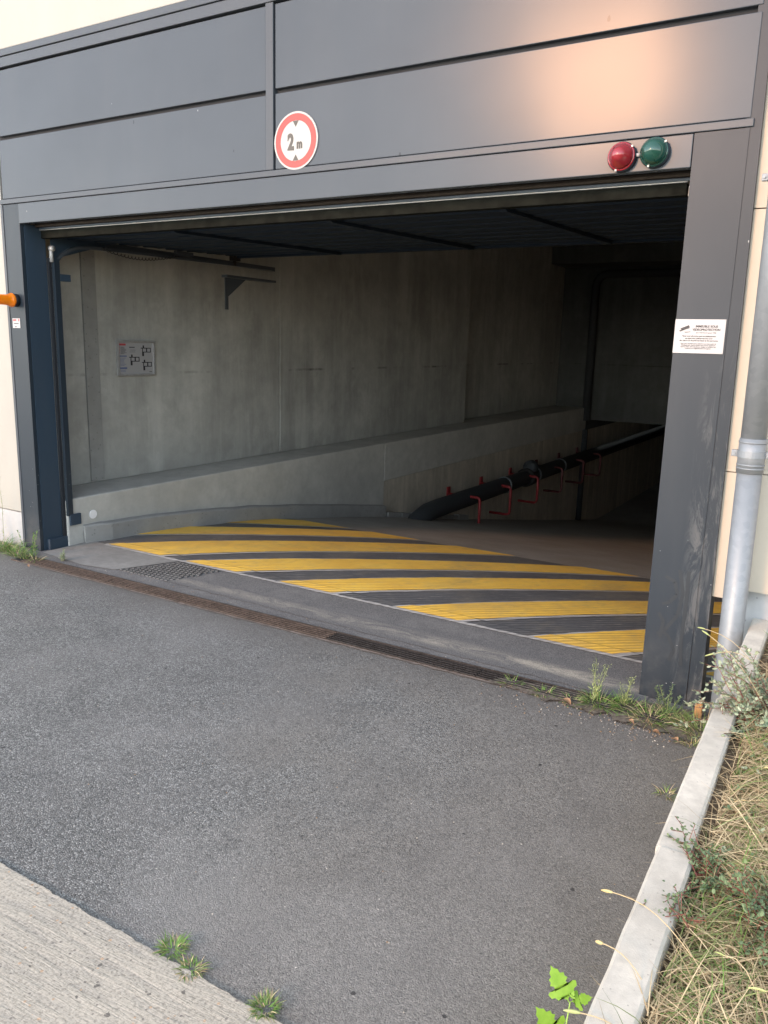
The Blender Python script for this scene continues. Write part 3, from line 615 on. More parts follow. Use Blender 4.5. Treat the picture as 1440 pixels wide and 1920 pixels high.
# ------------------------------------------------------------------ signs and lamps on the facade
def disc(b, cx, cz, r, y, seg=48, r0=0, th=.002):
    if r0:
        vs = []; 
        for k in range(seg):
            a = k*math.tau/seg; vs += [(cx+r*math.cos(a), y, cz+r*math.sin(a)), (cx+r0*math.cos(a), y, cz+r0*math.sin(a))]
        b.add(vs, [(2*k, 2*((k+1) % seg), 2*((k+1) % seg)+1, 2*k+1) for k in range(seg)])
    else:
        vs = [(cx+r*math.cos(k*math.tau/seg), y, cz+r*math.sin(k*math.tau/seg)) for k in range(seg)]
        b.add(vs+[(x, y+th, z) for x, _, z in vs], [tuple(range(seg)), tuple(range(2*seg-1, seg-1, -1))]+[((i+1) % seg, i, seg+i, seg+(i+1) % seg) for i in range(seg)])
    return b
cx, cz = -2.864, 2.722
t = thing('height_limit_sign', 'round red-ringed height limit sign reading 2 m', 'sign', (cx, FY-.003, cz))
disc(MB(), cx, cz, .149, FY-.007, th=.007).build('sign_disc', M['whitegl'], t)
disc(MB(), cx, cz, .139, FY-.008, r0=.104).build('red_ring', M['redsign'], t)
b = MB()
for s in (1, -1): b = MB(); b.add([(cx-.02, FY-.0082, cz+s*.102), (cx+.02, FY-.0082, cz+s*.102), (cx, FY-.0082, cz+s*.070)], [(0, 1, 2)]).build('arrow_mark', M['greyprint'], t)

text('numeral', '2', .112, (cx-.034, FY-.0090, cz-.042), M['greyprint'], t, sx=.74, off=.045)
text('letter', 'm', .068, (cx+.026, FY-.0090, cz-.040), M['greyprint'], t, sx=.74, off=.04)

t = thing('surveillance_notice', 'white video surveillance notice on the right post', 'notice', (-.66, FY-.002, 1.71))
nx0, nx1, nz0, nz1 = -.769, -.560, 1.642, 1.787
box('notice_sheet', M['white'], t, nx0, nx1, FY-.004, FY-.0005, nz0, nz1)
yt = FY-.0048; cxn = (nx0+nx1)/2
text('heading', 'IMMEUBLE SOUS', .0125, (cxn+.028, yt, nz1-.034), M['ink'], t, th=.0002, off=.03)
text('heading', 'VIDEOPROTECTION', .0125, (cxn+.028, yt, nz1-.048), M['ink'], t, th=.0002, off=.03)
text('small_print', '(loi n° 95-73 du 21 janvier 1995)', .0062, (cxn+.028, yt, nz1-.059), M['ink2'], t, th=.0002)
for i, l in enumerate(('Nous vous informons que cet établissement', 'est placé sous vidéoprotection pour', 'des raisons de sécurité des biens et des personnes')):
    text('body_text', l, .0078, (cxn, yt, nz1-.074-i*.0095), M['ink'], t, th=.0002)
for i, l in enumerate(('Pour tout renseignement, s\'adresser au responsable de', 'l\'établissement auprès duquel vous pouvez également', 'exercer votre droit d\'accès aux images. Le système est', 'conforme à la réglementation en vigueur')):
    text('small_print', l, .0066, (cxn, yt, nz1-.106-i*.0068), M['ink2'], t, th=.0002)
b = MB(); px, pz = nx0+.045, nz1-.042; ya = yt-.0003
def q2(pts): b.add([(px+u, ya, pz+w) for u, w in pts], [tuple(range(len(pts)))])
q2([(-.022, .002), (-.014, -.006), (.018, .008), (.013, .017)]); q2([(-.026, -.006), (-.022, -.011), (-.010, -.006), (.016, .004), (.018, .007), (-.010, -.003), (-.018, -.004)])
q2([(-.002, -.011), (.002, -.012), (.022, -.0105), (.022, -.0125), (.002, -.0145), (-.002, -.0145)])
b.build('camera_icon', M['ink'], t)

t = thing('door_sticker', 'tiny white and red sticker on the left post', 'sticker', (-5.43, FY-.002, 1.72))
box('sticker_sheet', M['white'], t, -5.475, -5.388, FY-.003, FY-.0005, 1.688, 1.757)
b = MB(); b.box(-5.468, -5.43, FY-.0035, FY-.003, 1.738, 1.751).build('red_print', M['redink'], t); MB().box(-5.408, -5.396, FY-.0035, FY-.003, 1.736, 1.753).build('red_print', M['redink'], t)
b = MB(); b.box(-5.46, -5.405, FY-.0035, FY-.003, 1.717, 1.724).box(-5.45, -5.43, FY-.0035, FY-.003, 1.695, 1.701); b.build('grey_print', M['ink2'], t)

def lamp(cx, cz, mat, name, lab, r, prof):
    t = thing(name, lab, 'lamp', (cx, FY, cz), 'signal lamps above the gate')
    MB().lathe_y(cx, FY, cz, [(0, r*1.12), (.022, r*1.12), (.026, r*1.02)]).build('lamp_base', M['post'], t, True)
    MB().lathe_y(cx, FY-.0262, cz, [(0, r*1.06), (.006, r*1.06), (.008, r*.97)]).build('lens_rim', mat, t, True)
    MB().lathe_y(cx, FY-.0342, cz, prof, 32).build('lens', mat, t, True)
    for a in (-1.9, .7): MB().box(cx+r*1.06*math.cos(a)-.004, cx+r*1.06*math.cos(a)+.004, FY-.034, FY-.022, cz+r*1.06*math.sin(a)-.004, cz+r*1.06*math.sin(a)+.004).build('clip', M['alu'], t)
lamp(-1.062, 2.478, M['redlens'], 'signal_lamp', 'red domed signal lamp above the gate', .056, [(0, .054), (.012, .05), (.028, .042), (.045, .030), (.052, .026), (.058, .018), (.061, .008), (.062, .001)])
lamp(-.922, 2.484, M['greenlens'], 'signal_lamp', 'green domed signal lamp above the gate', .056, [(0, .055), (.012, .053), (.024, .048), (.036, .040), (.047, .028), (.054, .015), (.057, .004), (.0572, .001)])
tag(MB().tube([(-1.004, FY-.012, 2.481), (-.98, FY-.012, 2.482)], .008, 10).build('cable_gland', M['white'], smooth=True), 'short white cable sleeve between the red and green lamps', 'cable')
t = thing('warning_beacon', 'orange warning beacon on the left post', 'lamp', (-5.415, FY, 1.88))
MB().lathe_y(-5.415, FY, 1.885, [(0, .046), (.03, .046), (.034, .043)]).build('beacon_base', M['black'], t, True)
MB().lathe_y(-5.415, FY-.035, 1.885, [(0, .05), (.01, .051), (.02, .046), (.05, .038), (.12, .036), (.13, .034), (.136, .026), (.138, .005)]).build('lens', M['orangelens'], t, True)

# ------------------------------------------------------------------ downpipe
t = thing('downpipe', 'galvanised zinc downpipe beside the right post', 'downpipe', (-.385, 3.63, 0))
def px_(z): return -.379-.006*max(0, z)
MB().tube([(px_(-.05)+.0, 3.65, -.05)]+[(px_(z), 3.65, z) for z in (.3, 1.16)], .05, 28).build('lower_pipe', M['galv'], t, True)
MB().tube([(px_(z), 3.65, z) for z in (1.155, 1.30)], .0535, 28).build('pipe_socket', M['galv'], t, True)
for z in (1.175, 1.19, 1.285): MB().tube([(px_(z), 3.65, z-.003), (px_(z), 3.65, z+.003)], .0555, 28).build('bead', M['galv'], t, True)
MB().tube([(px_(z), 3.65, z) for z in (1.29, 2.3, 3.6, 7)], .05, 28).build('upper_pipe', M['galv'], t, True)
def clamp(z):
    xc = px_(z); b = MB(); b.tube([(xc, 3.65, z-.014), (xc, 3.65, z+.014)], .0585, 28)
    b.box(xc-.078, xc-.05, 3.635, 3.655, z-.014, z+.014, bev=.003).box(xc+.05, xc+.078, 3.635, 3.655, z-.014, z+.014, bev=.003)
    b.tube([(xc-.068, 3.628, z), (xc-.068, 3.665, z)], .006, 8); b.tube([(xc+.066, 3.628, z), (xc+.066, 3.665, z)], .006, 8)
    b.box(xc-.008, xc+.008, 3.70, 3.80, z-.008, z+.008)
    b.build('pipe_clamp', M['galv'], t)
clamp(1.235); clamp(2.33)
tag(MB().box(-.495, -.462, 3.65, 3.675, .0, .085, bev=.006).build('wood_chip', plain("orange_wood", (.34, .19, .075), .8, var=.3)), 'small orange wood scrap between post and downpipe', 'scrap')

# ------------------------------------------------------------------ channel drain
t = thing('channel_drain', 'long rusty channel drain across the garage threshold', 'drain', (-3, 3.56, 0))
box('edge_rail', M['rust'], t, -5.3, -.6, 3.488, 3.498, -.03, .008)
box('edge_rail', M['rust'], t, -5.3, -.6, 3.612, 3.622, -.03, .012)
box('channel', M['void'], t, -5.3, -.6, 3.499, 3.611, .001, .002)
for s in range(5):
    xa = -5.2+s*.92; xb = xa+.915; b = MB()
    for j in range(5): y = 3.502+j*.0245; b.box(xa, xb, y, y+.0065, .003, .012)
    k_ = xa
    while k_ < xb: b.box(k_, k_+.005, 3.503, 3.608, .003, .008); k_ += .09
    b.build('grate', M['rust'] if s < 3 else M['darkiron'], t)
d = jag((-5.2, 3.472), (-.6, 3.474), 160, .012, 12)+list(reversed(jag((-5.2, 3.489), (-.6, 3.489), 160, .003, 13)))
struct(MB().add([(x, y, .006) for x, y in d], [tuple(range(len(d)))]).build('mortar_strip', plain("rusty_mortar", (.17, .145, .125), .9, var=.4, scale=20)), 'rust-stained mortar strip beside the drain')

# ------------------------------------------------------------------ kerb and raised bed
K = bpy.data.objects.new('kerb', None); COL.objects.link(K); K['kind'] = 'structure'; K['label'] = 'pale concrete kerb edging the raised planting bed'
ks = [-.6, .25, 1.06, 1.842, 2.84, 3.845]; KX = [-.290, -.290, -.289, -.296, -.310, -.318]; KZ = .47
for i in range(5):
    ya, yb = ks[i]+.003, ks[i+1]-.003; sh = (0, 0, .0, -.006, .0)[i]; zt = KZ+(0, 0, .004, .0, .0)[i]
    n = 14; b = MB(); vs = []
    for j in range(n+1):
        u = j/n; y = ya+(yb-ya)*u; x = KX[i]*(1-u)+KX[i+1]*u+sh; w = .078+(.006 if i == 2 else 0); ch = .007
        nz = .0025*noise.noise(Vector((y*9, i, 0)))
        for (dx, z) in ((0, -.2), (nz, zt-ch), (ch+nz, zt+nz*.4), (w-ch, zt+nz*.3), (w+nz, zt-ch), (w, -.2)): vs.append((x+dx, y, z))
    fs = [tuple(range(6)), tuple(range(6*n+5, 6*n-1, -1))]
    for j in range(n):
        for q in range(5): fs.append((6*j+q, 6*j+6+q, 6*j+7+q, 6*j+q+1))
    b.add(vs, fs); b.build('kerb_stone', M['kerb'], K)
# bed soil
n = 50; vs = []; fs = []
for i in range(n+1):
    for j in range(n+1):
        x = -.235+(4.2*(i/n)**1.5); y = -1.5+5.28*j/n
        vs.append((x, y, .425+.03*noise.noise(Vector((x*3, y*3, 0)))+.012*noise.noise(Vector((x*14, y*14, 2)))+.05*min(1, max(0, x+.1))))
for i in range(n):
    for j in range(n): a = i*(n+1)+j; fs.append((a, a+n+1, a+n+2, a+1))
struct(new_obj('planting_bed', vs, fs, M['soil'], smooth=True), 'dry soil of the raised planting bed')
struct(MB().quad((-.22, -60, .38), (60, -60, .38), (60, 3.7, .38), (-.22, 3.7, .38)).build('lawn', M['soil']), 'ground of the bed outside the frame')

# ------------------------------------------------------------------ vegetation
straw = mat_leaf("straw_blade", (.68, .56, .34), (.32, .24, .13)); gr = mat_leaf("green_blade", (.10, .16, .045), (.24, .28, .10)); gr2 = mat_leaf("fresh_green_blade", (.09, .20, .03), (.17, .31, .06))
red = mat_leaf("red_stem", (.14, .04, .04), (.22, .09, .06)); sage = mat_leaf("sage_leaf", (.15, .21, .12), (.36, .40, .27)); dkleaf = mat_leaf("dark_small_leaf", (.09, .14, .07), (.17, .24, .11))
seedm = mat_leaf("seed_head", (.62, .48, .24), (.45, .40, .18)); palg = mat_leaf("pale_green_seed", (.42, .46, .2), (.3, .36, .13))
def blade(b, p, d, L, w, up, droop, seg=4):
    """curved tapering blade starting at p, heading d (unit xy), rising by up, drooping"""
    p = Vector(p); side = Vector((-d[1], d[0], 0)); pts = []
    tw = random.uniform(-.6, .6)
    for i in range(seg+1):
        u = i/seg
        q = p+Vector((d[0], d[1], 0))*L*u*math.cos(up*(1-u*.5))+Vector((0, 0, 1))*(L*math.sin(up)*u-droop*L*u*u)
        ww = w*(1-u)**.7*.5+.0002; sd_ = (side*math.cos(tw)+Vector((0, 0, math.sin(tw)))).normalized()
        pts += [q-sd_*ww, q+sd_*ww]
    b.add(pts, [(2*i, 2*i+1, 2*i+3, 2*i+2) for i in range(seg)])
def leaf(b, p, d, nrm_, L, w):
    p = Vector(p); d = Vector(d).normalized(); s = d.cross(Vector(nrm_)).normalized(); n_ = s.cross(d)
    pts = [p, p+d*L*.35+s*w*.5-n_*w*.08, p+d*L*.75+s*w*.4-n_*w*.02, p+d*L, p+d*L*.75-s*w*.4-n_*w*.02, p+d*L*.35-s*w*.5-n_*w*.08]
    m_ = p+d*L*.5+n_*w*.08
    b.add(pts+[m_], [(0, 1, 6), (1, 2, 6), (2, 3, 6), (3, 4, 6), (4, 5, 6), (5, 0, 6)])
def spike(b, p, d, L, r, bend=.3):
    p = Vector(p); d = Vector(d).normalized(); pts = []; rs = []
    for i in range(7):
        u = i/6; pts.append(p+d*L*u-Vector((0, 0, bend*L*u*u))); rs.append(max(.0006, r*math.sin(math.pi*min(1, .12+u*.86))**.6))
    b.tube(pts, rs, 6)
def ang(a): return (math.cos(a), math.sin(a))
def grass_obj(name, pts, n_per, L, w, mats, wts, up=(.5, 1.3), droop=(.1, .7), lab=None, cat='grass', group=None, kind=None, seeds=0, spread=.02, matter=None):
    b = MB()
    for (x, y, z, s) in pts:
        for k in range(n_per):
            b.cur = random.choices(range(len(mats)), wts)[0]
            a = random.uniform(0, math.tau); r = random.random()**.5*spread*s
            blade(b, (x+r*math.cos(a), y+r*math.sin(a), z), ang(a+random.uniform(-.7, .7)), L*s*random.uniform(.45, 1.1), w*random.uniform(.6, 1.2), random.uniform(*up), random.uniform(*droop))
    o = b.build(name, mats)
    if lab: tag(o, lab, cat, group, kind)
    return o
def bedz(x, y): return .425+.03*noise.noise(Vector((x*3, y*3, 0)))+.05*min(1, max(0, x+.1))
# dry grass on the bed
random.seed(21)
b = MB(); mats = [straw, gr, gr2, seedm]
for k in range(46000):
    u = random.random(); x = -.20+1.3*u**1.25; y = random.uniform(.55, 3.72)
    g = noise.noise(Vector((x*2.2, y*1.8, 5)))
    pr = .72+.5*g
    if y > 2.1 and x < .25: pr += .15
    b.cur = 0 if random.random() < pr else random.choice((1, 1, 2))
    flat = b.cur == 0
    L = random.uniform(.05, .19 if flat else .13)
    a = random.gauss(math.pi*.75, 1.2) if flat else random.uniform(0, math.tau)
    if x < -.11 and math.cos(a) < -.2 and random.random() < .8: a = math.pi-a
    blade(b, (x, y, bedz(x, y)+random.uniform(-.005, .035)), ang(a), L, random.uniform(.0012, .0030), random.uniform(.05, .45) if flat else random.uniform(.2, 1.0), random.uniform(.1, .5), 3)
o = b.build('dry_grass', mats); tag(o, 'tangled dry straw and green grass covering the raised bed', 'grass', kind='stuff')
b = MB()
for k in range(1500):
    x = -.18+1.2*random.random()**1.2; y = random.uniform(.6, 3.7)
    if noise.noise(Vector((x*2.6, y*2.1, 9))) < .0: continue
    z = bedz(x, y)+random.uniform(.01, .05); a = random.uniform(0, math.tau)
    b.cur = random.choice((0, 0, 1))
    for j in range(3): leaf(b, (x, y, z), (math.cos(a+j*2.1), math.sin(a+j*2.1), .3), (0, 0, 1), random.uniform(.008, .018), random.uniform(.006, .011))
tag(b.build('ground_cover', [dkleaf, sage]), 'small leafy ground cover among the dry grass', 'ground cover', kind='stuff')
# grass seed stems
b = MB()
for k in range(150):
    x = -.02+1.0*random.random(); y = random.uniform(.8, 3.6); a = random.gauss(math.pi*.7, 1.1); L = random.uniform(.08, .2)
    p = Vector((x, y, bedz(x, y)+.02)); q = p+Vector((math.cos(a)*L, math.sin(a)*L, random.uniform(.03, .1))); mid = (p+q)/2+Vector((0, 0, .035))
    b.cur = 0; b.tube([p, (p+mid)/2+Vector((0, 0, .008)), mid, (mid+q)/2+Vector((0, 0, .01)), q], .0007, 4, False)
    b.cur = random.choice((1, 2)); spike(b, q, (q-mid), random.uniform(.02, .035), random.uniform(.0016, .0028))
tag(b.build('seed_grass', [straw, seedm, palg]), 'bristly seed heads arching over the dry grass', 'grass', kind='stuff')
def arch(p, q, h, headL, r, lab, mat=seedm):
    p, q = Vector(p), Vector(q); t = thing('grass_stalk', lab, 'grass stalk', p, 'seed stalks leaning over the kerb')
    pts = [p.lerp(q, u)+Vector((0, 0, h*math.sin(math.pi*u))) for u in (0, .15, .3, .45, .6, .75, .9, 1)]
    MB().tube(pts, .0011, 5, False).build('stalk', straw, t)
    b = MB(); spike(b, q, pts[-1]-pts[-2], headL, r, .1); b.build('seed_spike', mat, t)
arch((-.15, 1.50, .47), (-.335, 1.57, .50), .03, .030, .0036, 'dry foxtail stalk hanging farthest out over the asphalt')
arch((-.21, 1.38, .46), (-.312, 1.42, .49), .02, .018, .0038, 'short dry foxtail stalk just past the kerb edge')
arch((-.2, 1.26, .45), (-.30, 1.24, .48), .012, .03, .0035, 'thin green foxtail stalk lying on the kerb near the sprout', palg)
arch((-.15, 2.9, .5), (-.40, 2.98, .66), .05, .028, .003, 'pale arching stalk in front of the zinc downpipe', palg)
arch((-.13, 2.85, .5), (-.345, 2.85, .62), .07, .03, .003, 'second pale stalk bending across the downpipe', palg)
arch((-.15, 2.75, .5), (-.36, 2.80, .70), .03, .03, .003, 'upright pale stalk near the pipe foot', palg)

def bushy(name, lab, cat, base, n, R_, H_, leafmat, stemmat, lean=(0, 0), Ls=.013, group=None, seed=1, flat=.5, per=16):
    random.seed(seed); t = thing(name, lab, cat, base, group); bs = MB(); bl = MB(); base = Vector(base)
    for k in range(n):
        a = random.uniform(0, math.tau); el = random.uniform(flat*.3, 1.1); L = R_*random.uniform(.45, 1.1)
        d = Vector((math.cos(a)*math.cos(el)+lean[0], math.sin(a)*math.cos(el)+lean[1], math.sin(el)*H_/R_)).normalized()
        pts = [base+Vector((random.uniform(-.03, .03), random.uniform(-.03, .03), 0))]; dd = d.copy()
        for i in range(per):
            dd = (dd+Vector((random.gauss(0, .13), random.gauss(0, .13), random.gauss(0, .1)-.03))).normalized(); pts.append(pts[-1]+dd*L/per)
        bs.tube(pts, [.0018*(1-.6*i/per) for i in range(per+1)], 4, False)
        for i in range(3, per+1):
            for s in range(2):
                ld = Vector((random.gauss(0, 1), random.gauss(0, 1), random.gauss(.3, .6)))+dd*.8
                leaf(bl, pts[i], ld, (random.gauss(0, .5), random.gauss(0, .5), 1), Ls*random.uniform(.6, 1.25), Ls*.6*random.uniform(.7, 1.2))
            if random.random() < .25:
                q = pts[i]+Vector((random.gauss(0, 1), random.gauss(0, 1), random.gauss(.4, .6))).normalized()*random.uniform(.02, .05)
                bs.tube([pts[i], q], .0009, 4, False)
                for s in range(4): leaf(bl, pts[i].lerp(q, .4+.2*s), Vector((random.gauss(0, 1), random.gauss(0, 1), random.gauss(.3, .6))), (0, .2, 1), Ls*random.uniform(.6, 1.1), Ls*.6)
    bs.build('stems', stemmat, t); bl.build('leaves', leafmat, t); return t
bushy('sprawling_weed', 'bushy weed with red stems spilling over the kerb by the downpipe', 'weed', (-.12, 2.75, .46), 95, .30, .22, [sage], [red], (-.12, -.02), .019, seed=4)
bushy('sprawling_weed', 'red stemmed weed at the right frame edge below the cladding', 'weed', (.08, 2.85, .5), 80, .3, .25, [sage], [red], (-.1, -.05), .019, seed=5)
bushy('sprawling_weed', 'low weed with dark leaves creeping onto the middle kerb joint', 'weed', (-.17, 1.80, .46), 14, .14, .05, [dkleaf], [red], (-.45, 0), .012, seed=6)
bushy('sprawling_weed', 'tiny reddish sprig lying on the kerb below the joint', 'weed', (-.19, 1.60, .47), 5, .09, .03, [dkleaf], [red], (-.9, 0), .009, seed=7)
bushy('sprawling_weed', 'leafy green weed in the middle of the dry bed', 'weed', (-.02, 1.72, .46), 34, .16, .07, [dkleaf], [red], (0, 0), .013, seed=8)

# bright green sprout at the foot of the kerb
def lobed_leaf(par, p, d, up_, L):
    d = Vector(d).normalized(); s = d.cross(Vector(up_)).normalized(); n_ = s.cross(d)
    half = [(0, .0), (.10, .02), (.20, .16), (.16, .24), (.26, .30), (.28, .40), (.40, .44), (.44, .36), (.40, .22), (.50, .18), (.56, .28), (.62, .22), (.70, .24), (.74, .14), (.84, .13), (.90, .05), (1.0, .0)]
    up_pts = [(u, w) for u, w in half]; dn = [(u+.01, -w*.95) for u, w in reversed(half[1:-1])]
    out = up_pts+dn; vs = [Vector(p)+d*L*u+s*L*w-n_*L*.25*w*w-n_*L*.12*u*u for u, w in out]
    nn = len(vs); k_ = 16
    fs = []
    mid = [Vector(p)+d*L*u-n_*L*.12*u*u+n_*.0 for u, w in half]
    vs += mid
    for i in range(k_):
        fs.append((i, i+1, nn+i+1, nn+i))
    dnidx = [0]+[nn-1-j for j in range(len(dn))]+[k_]
    for i in range(k_): fs.append((dnidx[i+1], dnidx[i], nn+i, nn+i+1))
    fs = [tuple(dict.fromkeys(f)) for f in fs]; fs = [f for f in fs if len(f) > 2]
    return new_obj('leaf', vs, fs, leafbright, par, smooth=True)
def brightleaf():
    n = N("bright_leaf"); f = n.noise(40, 4); c = n.mix(n.rng(f, .3, .7), (.20, .42, .03), (.30, .54, .06))
    tr = n.new('ShaderNodeBsdfTranslucent'); n.put(tr.inputs[0], c); n.done(c, .5, n.bump(n.noise(120), .2, .002))
    mx = n.new('ShaderNodeMixShader'); mx.inputs[0].default_value = .35; n.t.links.new(n.b.outputs[0], mx.inputs[1]); n.t.links.new(tr.outputs[0], mx.inputs[2])
    n.t.links.new(mx.outputs[0], n.t.nodes['Material Output'].inputs[0]); return n.m
leafbright = brightleaf()
t = thing('green_sprout', 'bright green lobed sprout growing at the foot of the kerb', 'sprout', (-.43, 1.52, 0))
st = [(-.425, 1.50, 0), (-.40, 1.47, .09), (-.387, 1.47, .17), (-.384, 1.49, .26)]
MB().tube(st, [.0028, .0024, .002, .0014], 6).build('stem', [mat_leaf("sprout_stem", (.3, .5, .1), (.35, .55, .1))], t, True)
for p, d_, L in (((-.385, 1.49, .255), (-.5, .25, .42), .080), ((-.384, 1.49, .26), (.55, .35, .2), .050), ((-.388, 1.47, .17), (-.5, .0, .45), .085), ((-.386, 1.465, .165), (.62, .1, .18), .062), ((-.40, 1.47, .10), (-.4, -.5, .1), .06), ((-.384, 1.492, .265), (.1, .3, .5), .018)):
    lobed_leaf(t, p, d_, (-.1, -.6, .9), L)

# weeds along the drain and at the posts
G = 'grass tufts in the cracks'
def tuft(x, y, s, lab, n=60, z=0, mats=(gr2, gr, straw), wts=(6, 3, 2), L=.085, w=.0035, up=(.5, 1.35), droop=(.15, .7)):
    pts = [(x, y, z, s)]; random.seed(int(abs(x*971+y*577)*100))
    return grass_obj('grass_tuft', pts, n, L, w, list(mats), wts, up, droop, lab, 'grass tuft', G, spread=.05)
tuft(-1.44, 1.345, .62, 'upper of the two tufts on the slab edge', 130, .006, L=.06, w=.003, up=(.3, 1.2))
tuft(-1.345, 1.318, .6, 'lower tuft beside the first one on the slab edge', 110, .006, L=.055, w=.003, up=(.2, 1.1), wts=(3, 4, 4))
tuft(-1.10, 1.325, .6, 'single bright tuft at the bottom of the slab edge', 130, .006, L=.055, w=.0034)
tuft(-1.16, 3.50, .75, 'small tuft growing through the right part of the drain', 70)
tuft(-1.34, 3.53, .7, 'leftmost tuft where the drain is overgrown', 60)
tuft(-1.02, 3.50, .7, 'low tuft between the two overgrown drain tufts', 60, wts=(4, 3, 4))
tuft(-.90, 3.54, 1.25, 'dense green tuft in front of the tall weed', 190)
tuft(-.78, 3.58, 1.1, 'tuft left of the right post foot', 130)
tuft(-.66, 3.52, 1.25, 'straw-mixed tuft at the foot of the right post', 170, wts=(4, 4, 4))
tuft(-.58, 3.60, 1.1, 'tuft pressed against the right post', 120, wts=(3, 5, 3))
tuft(-.50, 3.55, 1.1, 'dark green tuft between post and downpipe', 140, wts=(3, 6, 2))
tuft(-.43, 3.50, 1.3, 'tall green tuft in front of the downpipe foot', 130, wts=(3, 6, 2), L=.11)
tuft(-.45, 3.38, .7, 'thin tuft in the corner of asphalt and kerb', 60, wts=(2, 4, 4))
tuft(-.46, 2.92, .6, 'sparse tuft on the asphalt beside the kerb', 40, wts=(1, 4, 3))
for i, (x, s, n_) in enumerate(((-5.66, 1.5, 200), (-5.52, 1.4, 180), (-5.38, 1.2, 130), (-5.26, .9, 90), (-5.12, .8, 60))):
    tuft(x, 3.64-.02*i, s, ('tall grass clump at the left frame edge', 'lush grass clump beside the left plinth', 'grass clump in front of the left post', 'small clump at the left end of the drain', 'lowest clump straggling onto the left drain')[i], n_, L=.1)
def tall_weed(lab, x, y, H, n, seed, mats=None, spread=.06, seedy=False):
    random.seed(seed); t = thing('tall_weed', lab, 'weed', (x, y, 0), 'tall weeds along the facade foot'); bs = MB(); bl = MB()
    for k in range(n):
        a = random.uniform(0, math.tau); p = Vector((x+random.gauss(0, spread*.3), y+random.gauss(0, spread*.3), 0)); h = H*random.uniform(.55, 1.05); top = p+Vector((math.cos(a)*spread, math.sin(a)*spread*.6, h))
        pts = [p.lerp(top, u)+Vector((random.gauss(0, .003), random.gauss(0, .003), 0)) for u in (0, .2, .4, .6, .8, 1)]
        bs.tube(pts, [.0018, .0016, .0014, .0012, .001, .0007], 4, False)
        for i in range(34):
            u = .15+.85*i/33; q = p.lerp(top, u); ld = Vector((random.gauss(0, 1), random.gauss(0, 1), .5))
            if seedy and u > .4:
                r_ = q+ld.normalized()*random.uniform(.008, .025); bs.tube([q, r_], .0005, 3, False); leaf(bl, r_, ld, (0, 0, 1), .007, .004)
            else: leaf(bl, q, ld, (0, 0, 1), (.03 if u < .5 else .016)*random.uniform(.6, 1.1), .008)
    bs.build('stems', [gr], t); bl.build('leaves', mats or [gr2], t)
tall_weed('slender flowering weed rising over the drain before the beige dust', -.93, 3.56, .24, 4, 3, [palg], .05, True)
tall_weed('shorter flowering weed between drain and right post', -.80, 3.60, .20, 3, 4, [palg], .04, True)
tall_weed('leafy weed in front of the left jamb', -5.21, 3.60, .22, 4, 5, [gr2], .07)
tall_weed('feathery tall weed in front of the cream cladding', -5.63, 3.62, .62, 4, 6, [palg], .06, True)
tall_weed('feathery weed at the very left edge', -5.74, 3.58, .42, 5, 9, [palg], .06, True)
tall_weed('small pale weed at the right end of the jamb foot', -4.97, 3.68, .1, 3, 7, [sage], .03)
tall_weed('leafy weed leaning on the right post foot', -.62, 3.62, .16, 4, 8, [dkleaf], .06)
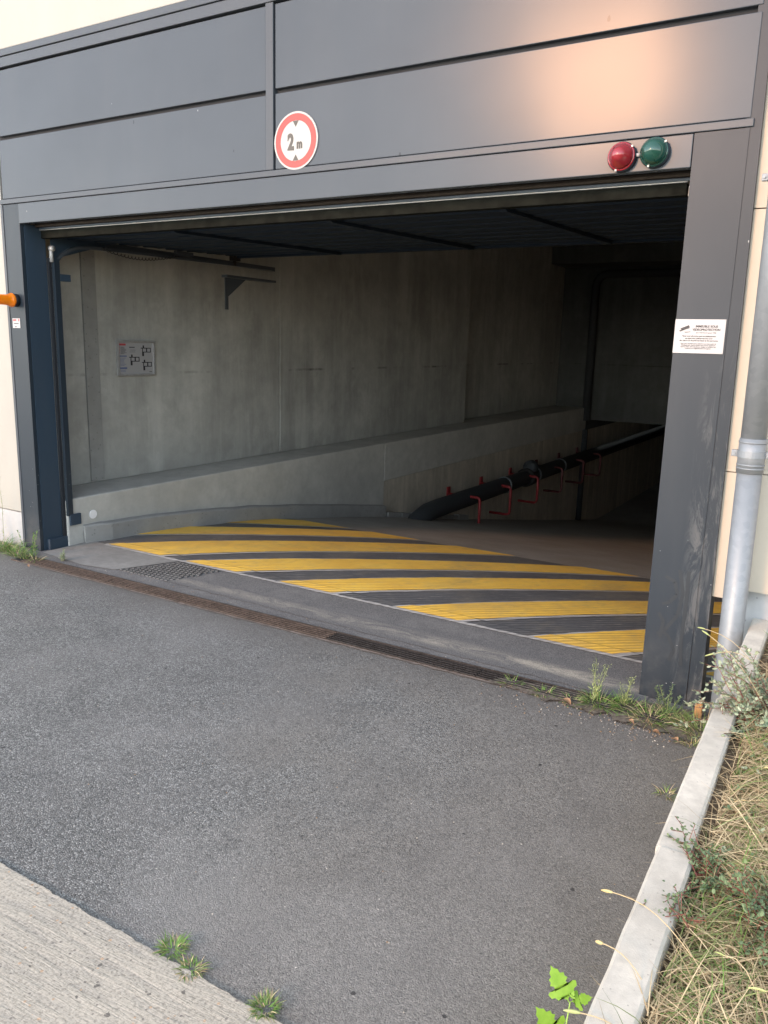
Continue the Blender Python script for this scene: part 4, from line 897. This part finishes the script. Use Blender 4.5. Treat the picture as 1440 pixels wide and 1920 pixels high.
# leaf litter and pebbles
random.seed(11)
drym = plain("dry_leaf", (.38, .22, .12), .8, var=.4); b = MB()
spots = [(-1.03, 3.46, 'curled brown dry leaf on the drain weeds', .05), (-.60, 3.38, 'dry leaf in front of the right post', .035), (-.52, 3.36, 'pale dry leaf near the kerb corner', .04), (-.72, 3.42, 'small brown leaf before the post', .03), (-5.0, 3.42, 'dry leaf by the left end of the drain', .03)]
for x, y, lab, L in spots:
    a = random.uniform(0, 6); vs = []; nn = 7
    for i in range(nn):
        u = i/(nn-1); w = L*.32*math.sin(math.pi*u)**.8+.0008
        for s in (-1, 0, 1): vs.append((x+math.cos(a)*L*(u-.5)-math.sin(a)*w*s, y+math.sin(a)*L*(u-.5)+math.cos(a)*w*s, .012+.012*abs(s)*math.sin(math.pi*u)+.01*u))
    fs = [(3*i+s, 3*i+s+1, 3*i+s+4, 3*i+s+3) for i in range(nn-1) for s in (0, 1)]
    tag(new_obj('dry_leaf', vs, fs, drym, smooth=True), lab, 'leaf', 'fallen dry leaves')
def pebble(b, x, y, z, r):
    ph = random.uniform(0, 6); vs = []
    for zz, rr in ((0, .9), (.5, .8), (.8, .3)):
        for k in range(6): a = ph+k*math.tau/6; vs.append((x+r*rr*math.cos(a)*random.uniform(.8, 1.2), y+r*rr*math.sin(a)*random.uniform(.8, 1.2), z+zz*r))
    b.add(vs, [(i+6*q, (i+1) % 6+6*q, (i+1) % 6+6*q+6, i+6*q+6) for q in (0, 1) for i in range(6)]+[tuple(range(12, 18))])
b = MB()
for k in range(200):
    x = random.uniform(-5, -.42); y = random.uniform(1.35, 3.45); b.cur = random.choice((0, 0, 1, 2)); pebble(b, x, y, 0, random.uniform(.0015, .0035))
for k in range(330):
    x = random.triangular(-1.6, -.42, -.6); y = random.gauss(3.42, .07); b.cur = random.choice((0, 1, 1, 1, 2, 2, 2)); pebble(b, x, min(y, 3.7), 0, random.uniform(.0015, .005))
for k in range(160):
    x = random.uniform(-5.4, -.7); y = random.gauss(3.72, .06); b.cur = random.choice((0, 1, 2)); pebble(b, x, max(3.63, y), .004, random.uniform(.0015, .004))
for k in range(120):
    x = random.uniform(-5.25, -4.9); y = random.gauss(4.08, .06); b.cur = random.choice((1, 2, 2)); pebble(b, x, y, .004, random.uniform(.002, .007))
tag(b.build('grit', [mat_flat("pale_grit", (.42, .39, .33), .8), mat_flat("brown_grit", (.25, .17, .1), .9), mat_flat("grey_grit", (.2, .19, .18), .9)]), 'scattered grit and tiny pebbles on the asphalt', 'grit', kind='stuff')
# dirt bank at the post foot
d = jag((-1.45, 3.485), (-.42, 3.40), 90, .045, 31)+list(reversed(jag((-1.4, 3.56), (-.42, 3.74), 60, .02, 32)))
struct(MB().add([(x, y, .010) for x, y in d], [tuple(range(len(d)))]).build('dirt_bank', plain('grey_dirt', (.14, .12, .095), .95, var=.6, scale=45, bump=1)), 'crumbly dirt gathered over the end of the drain')
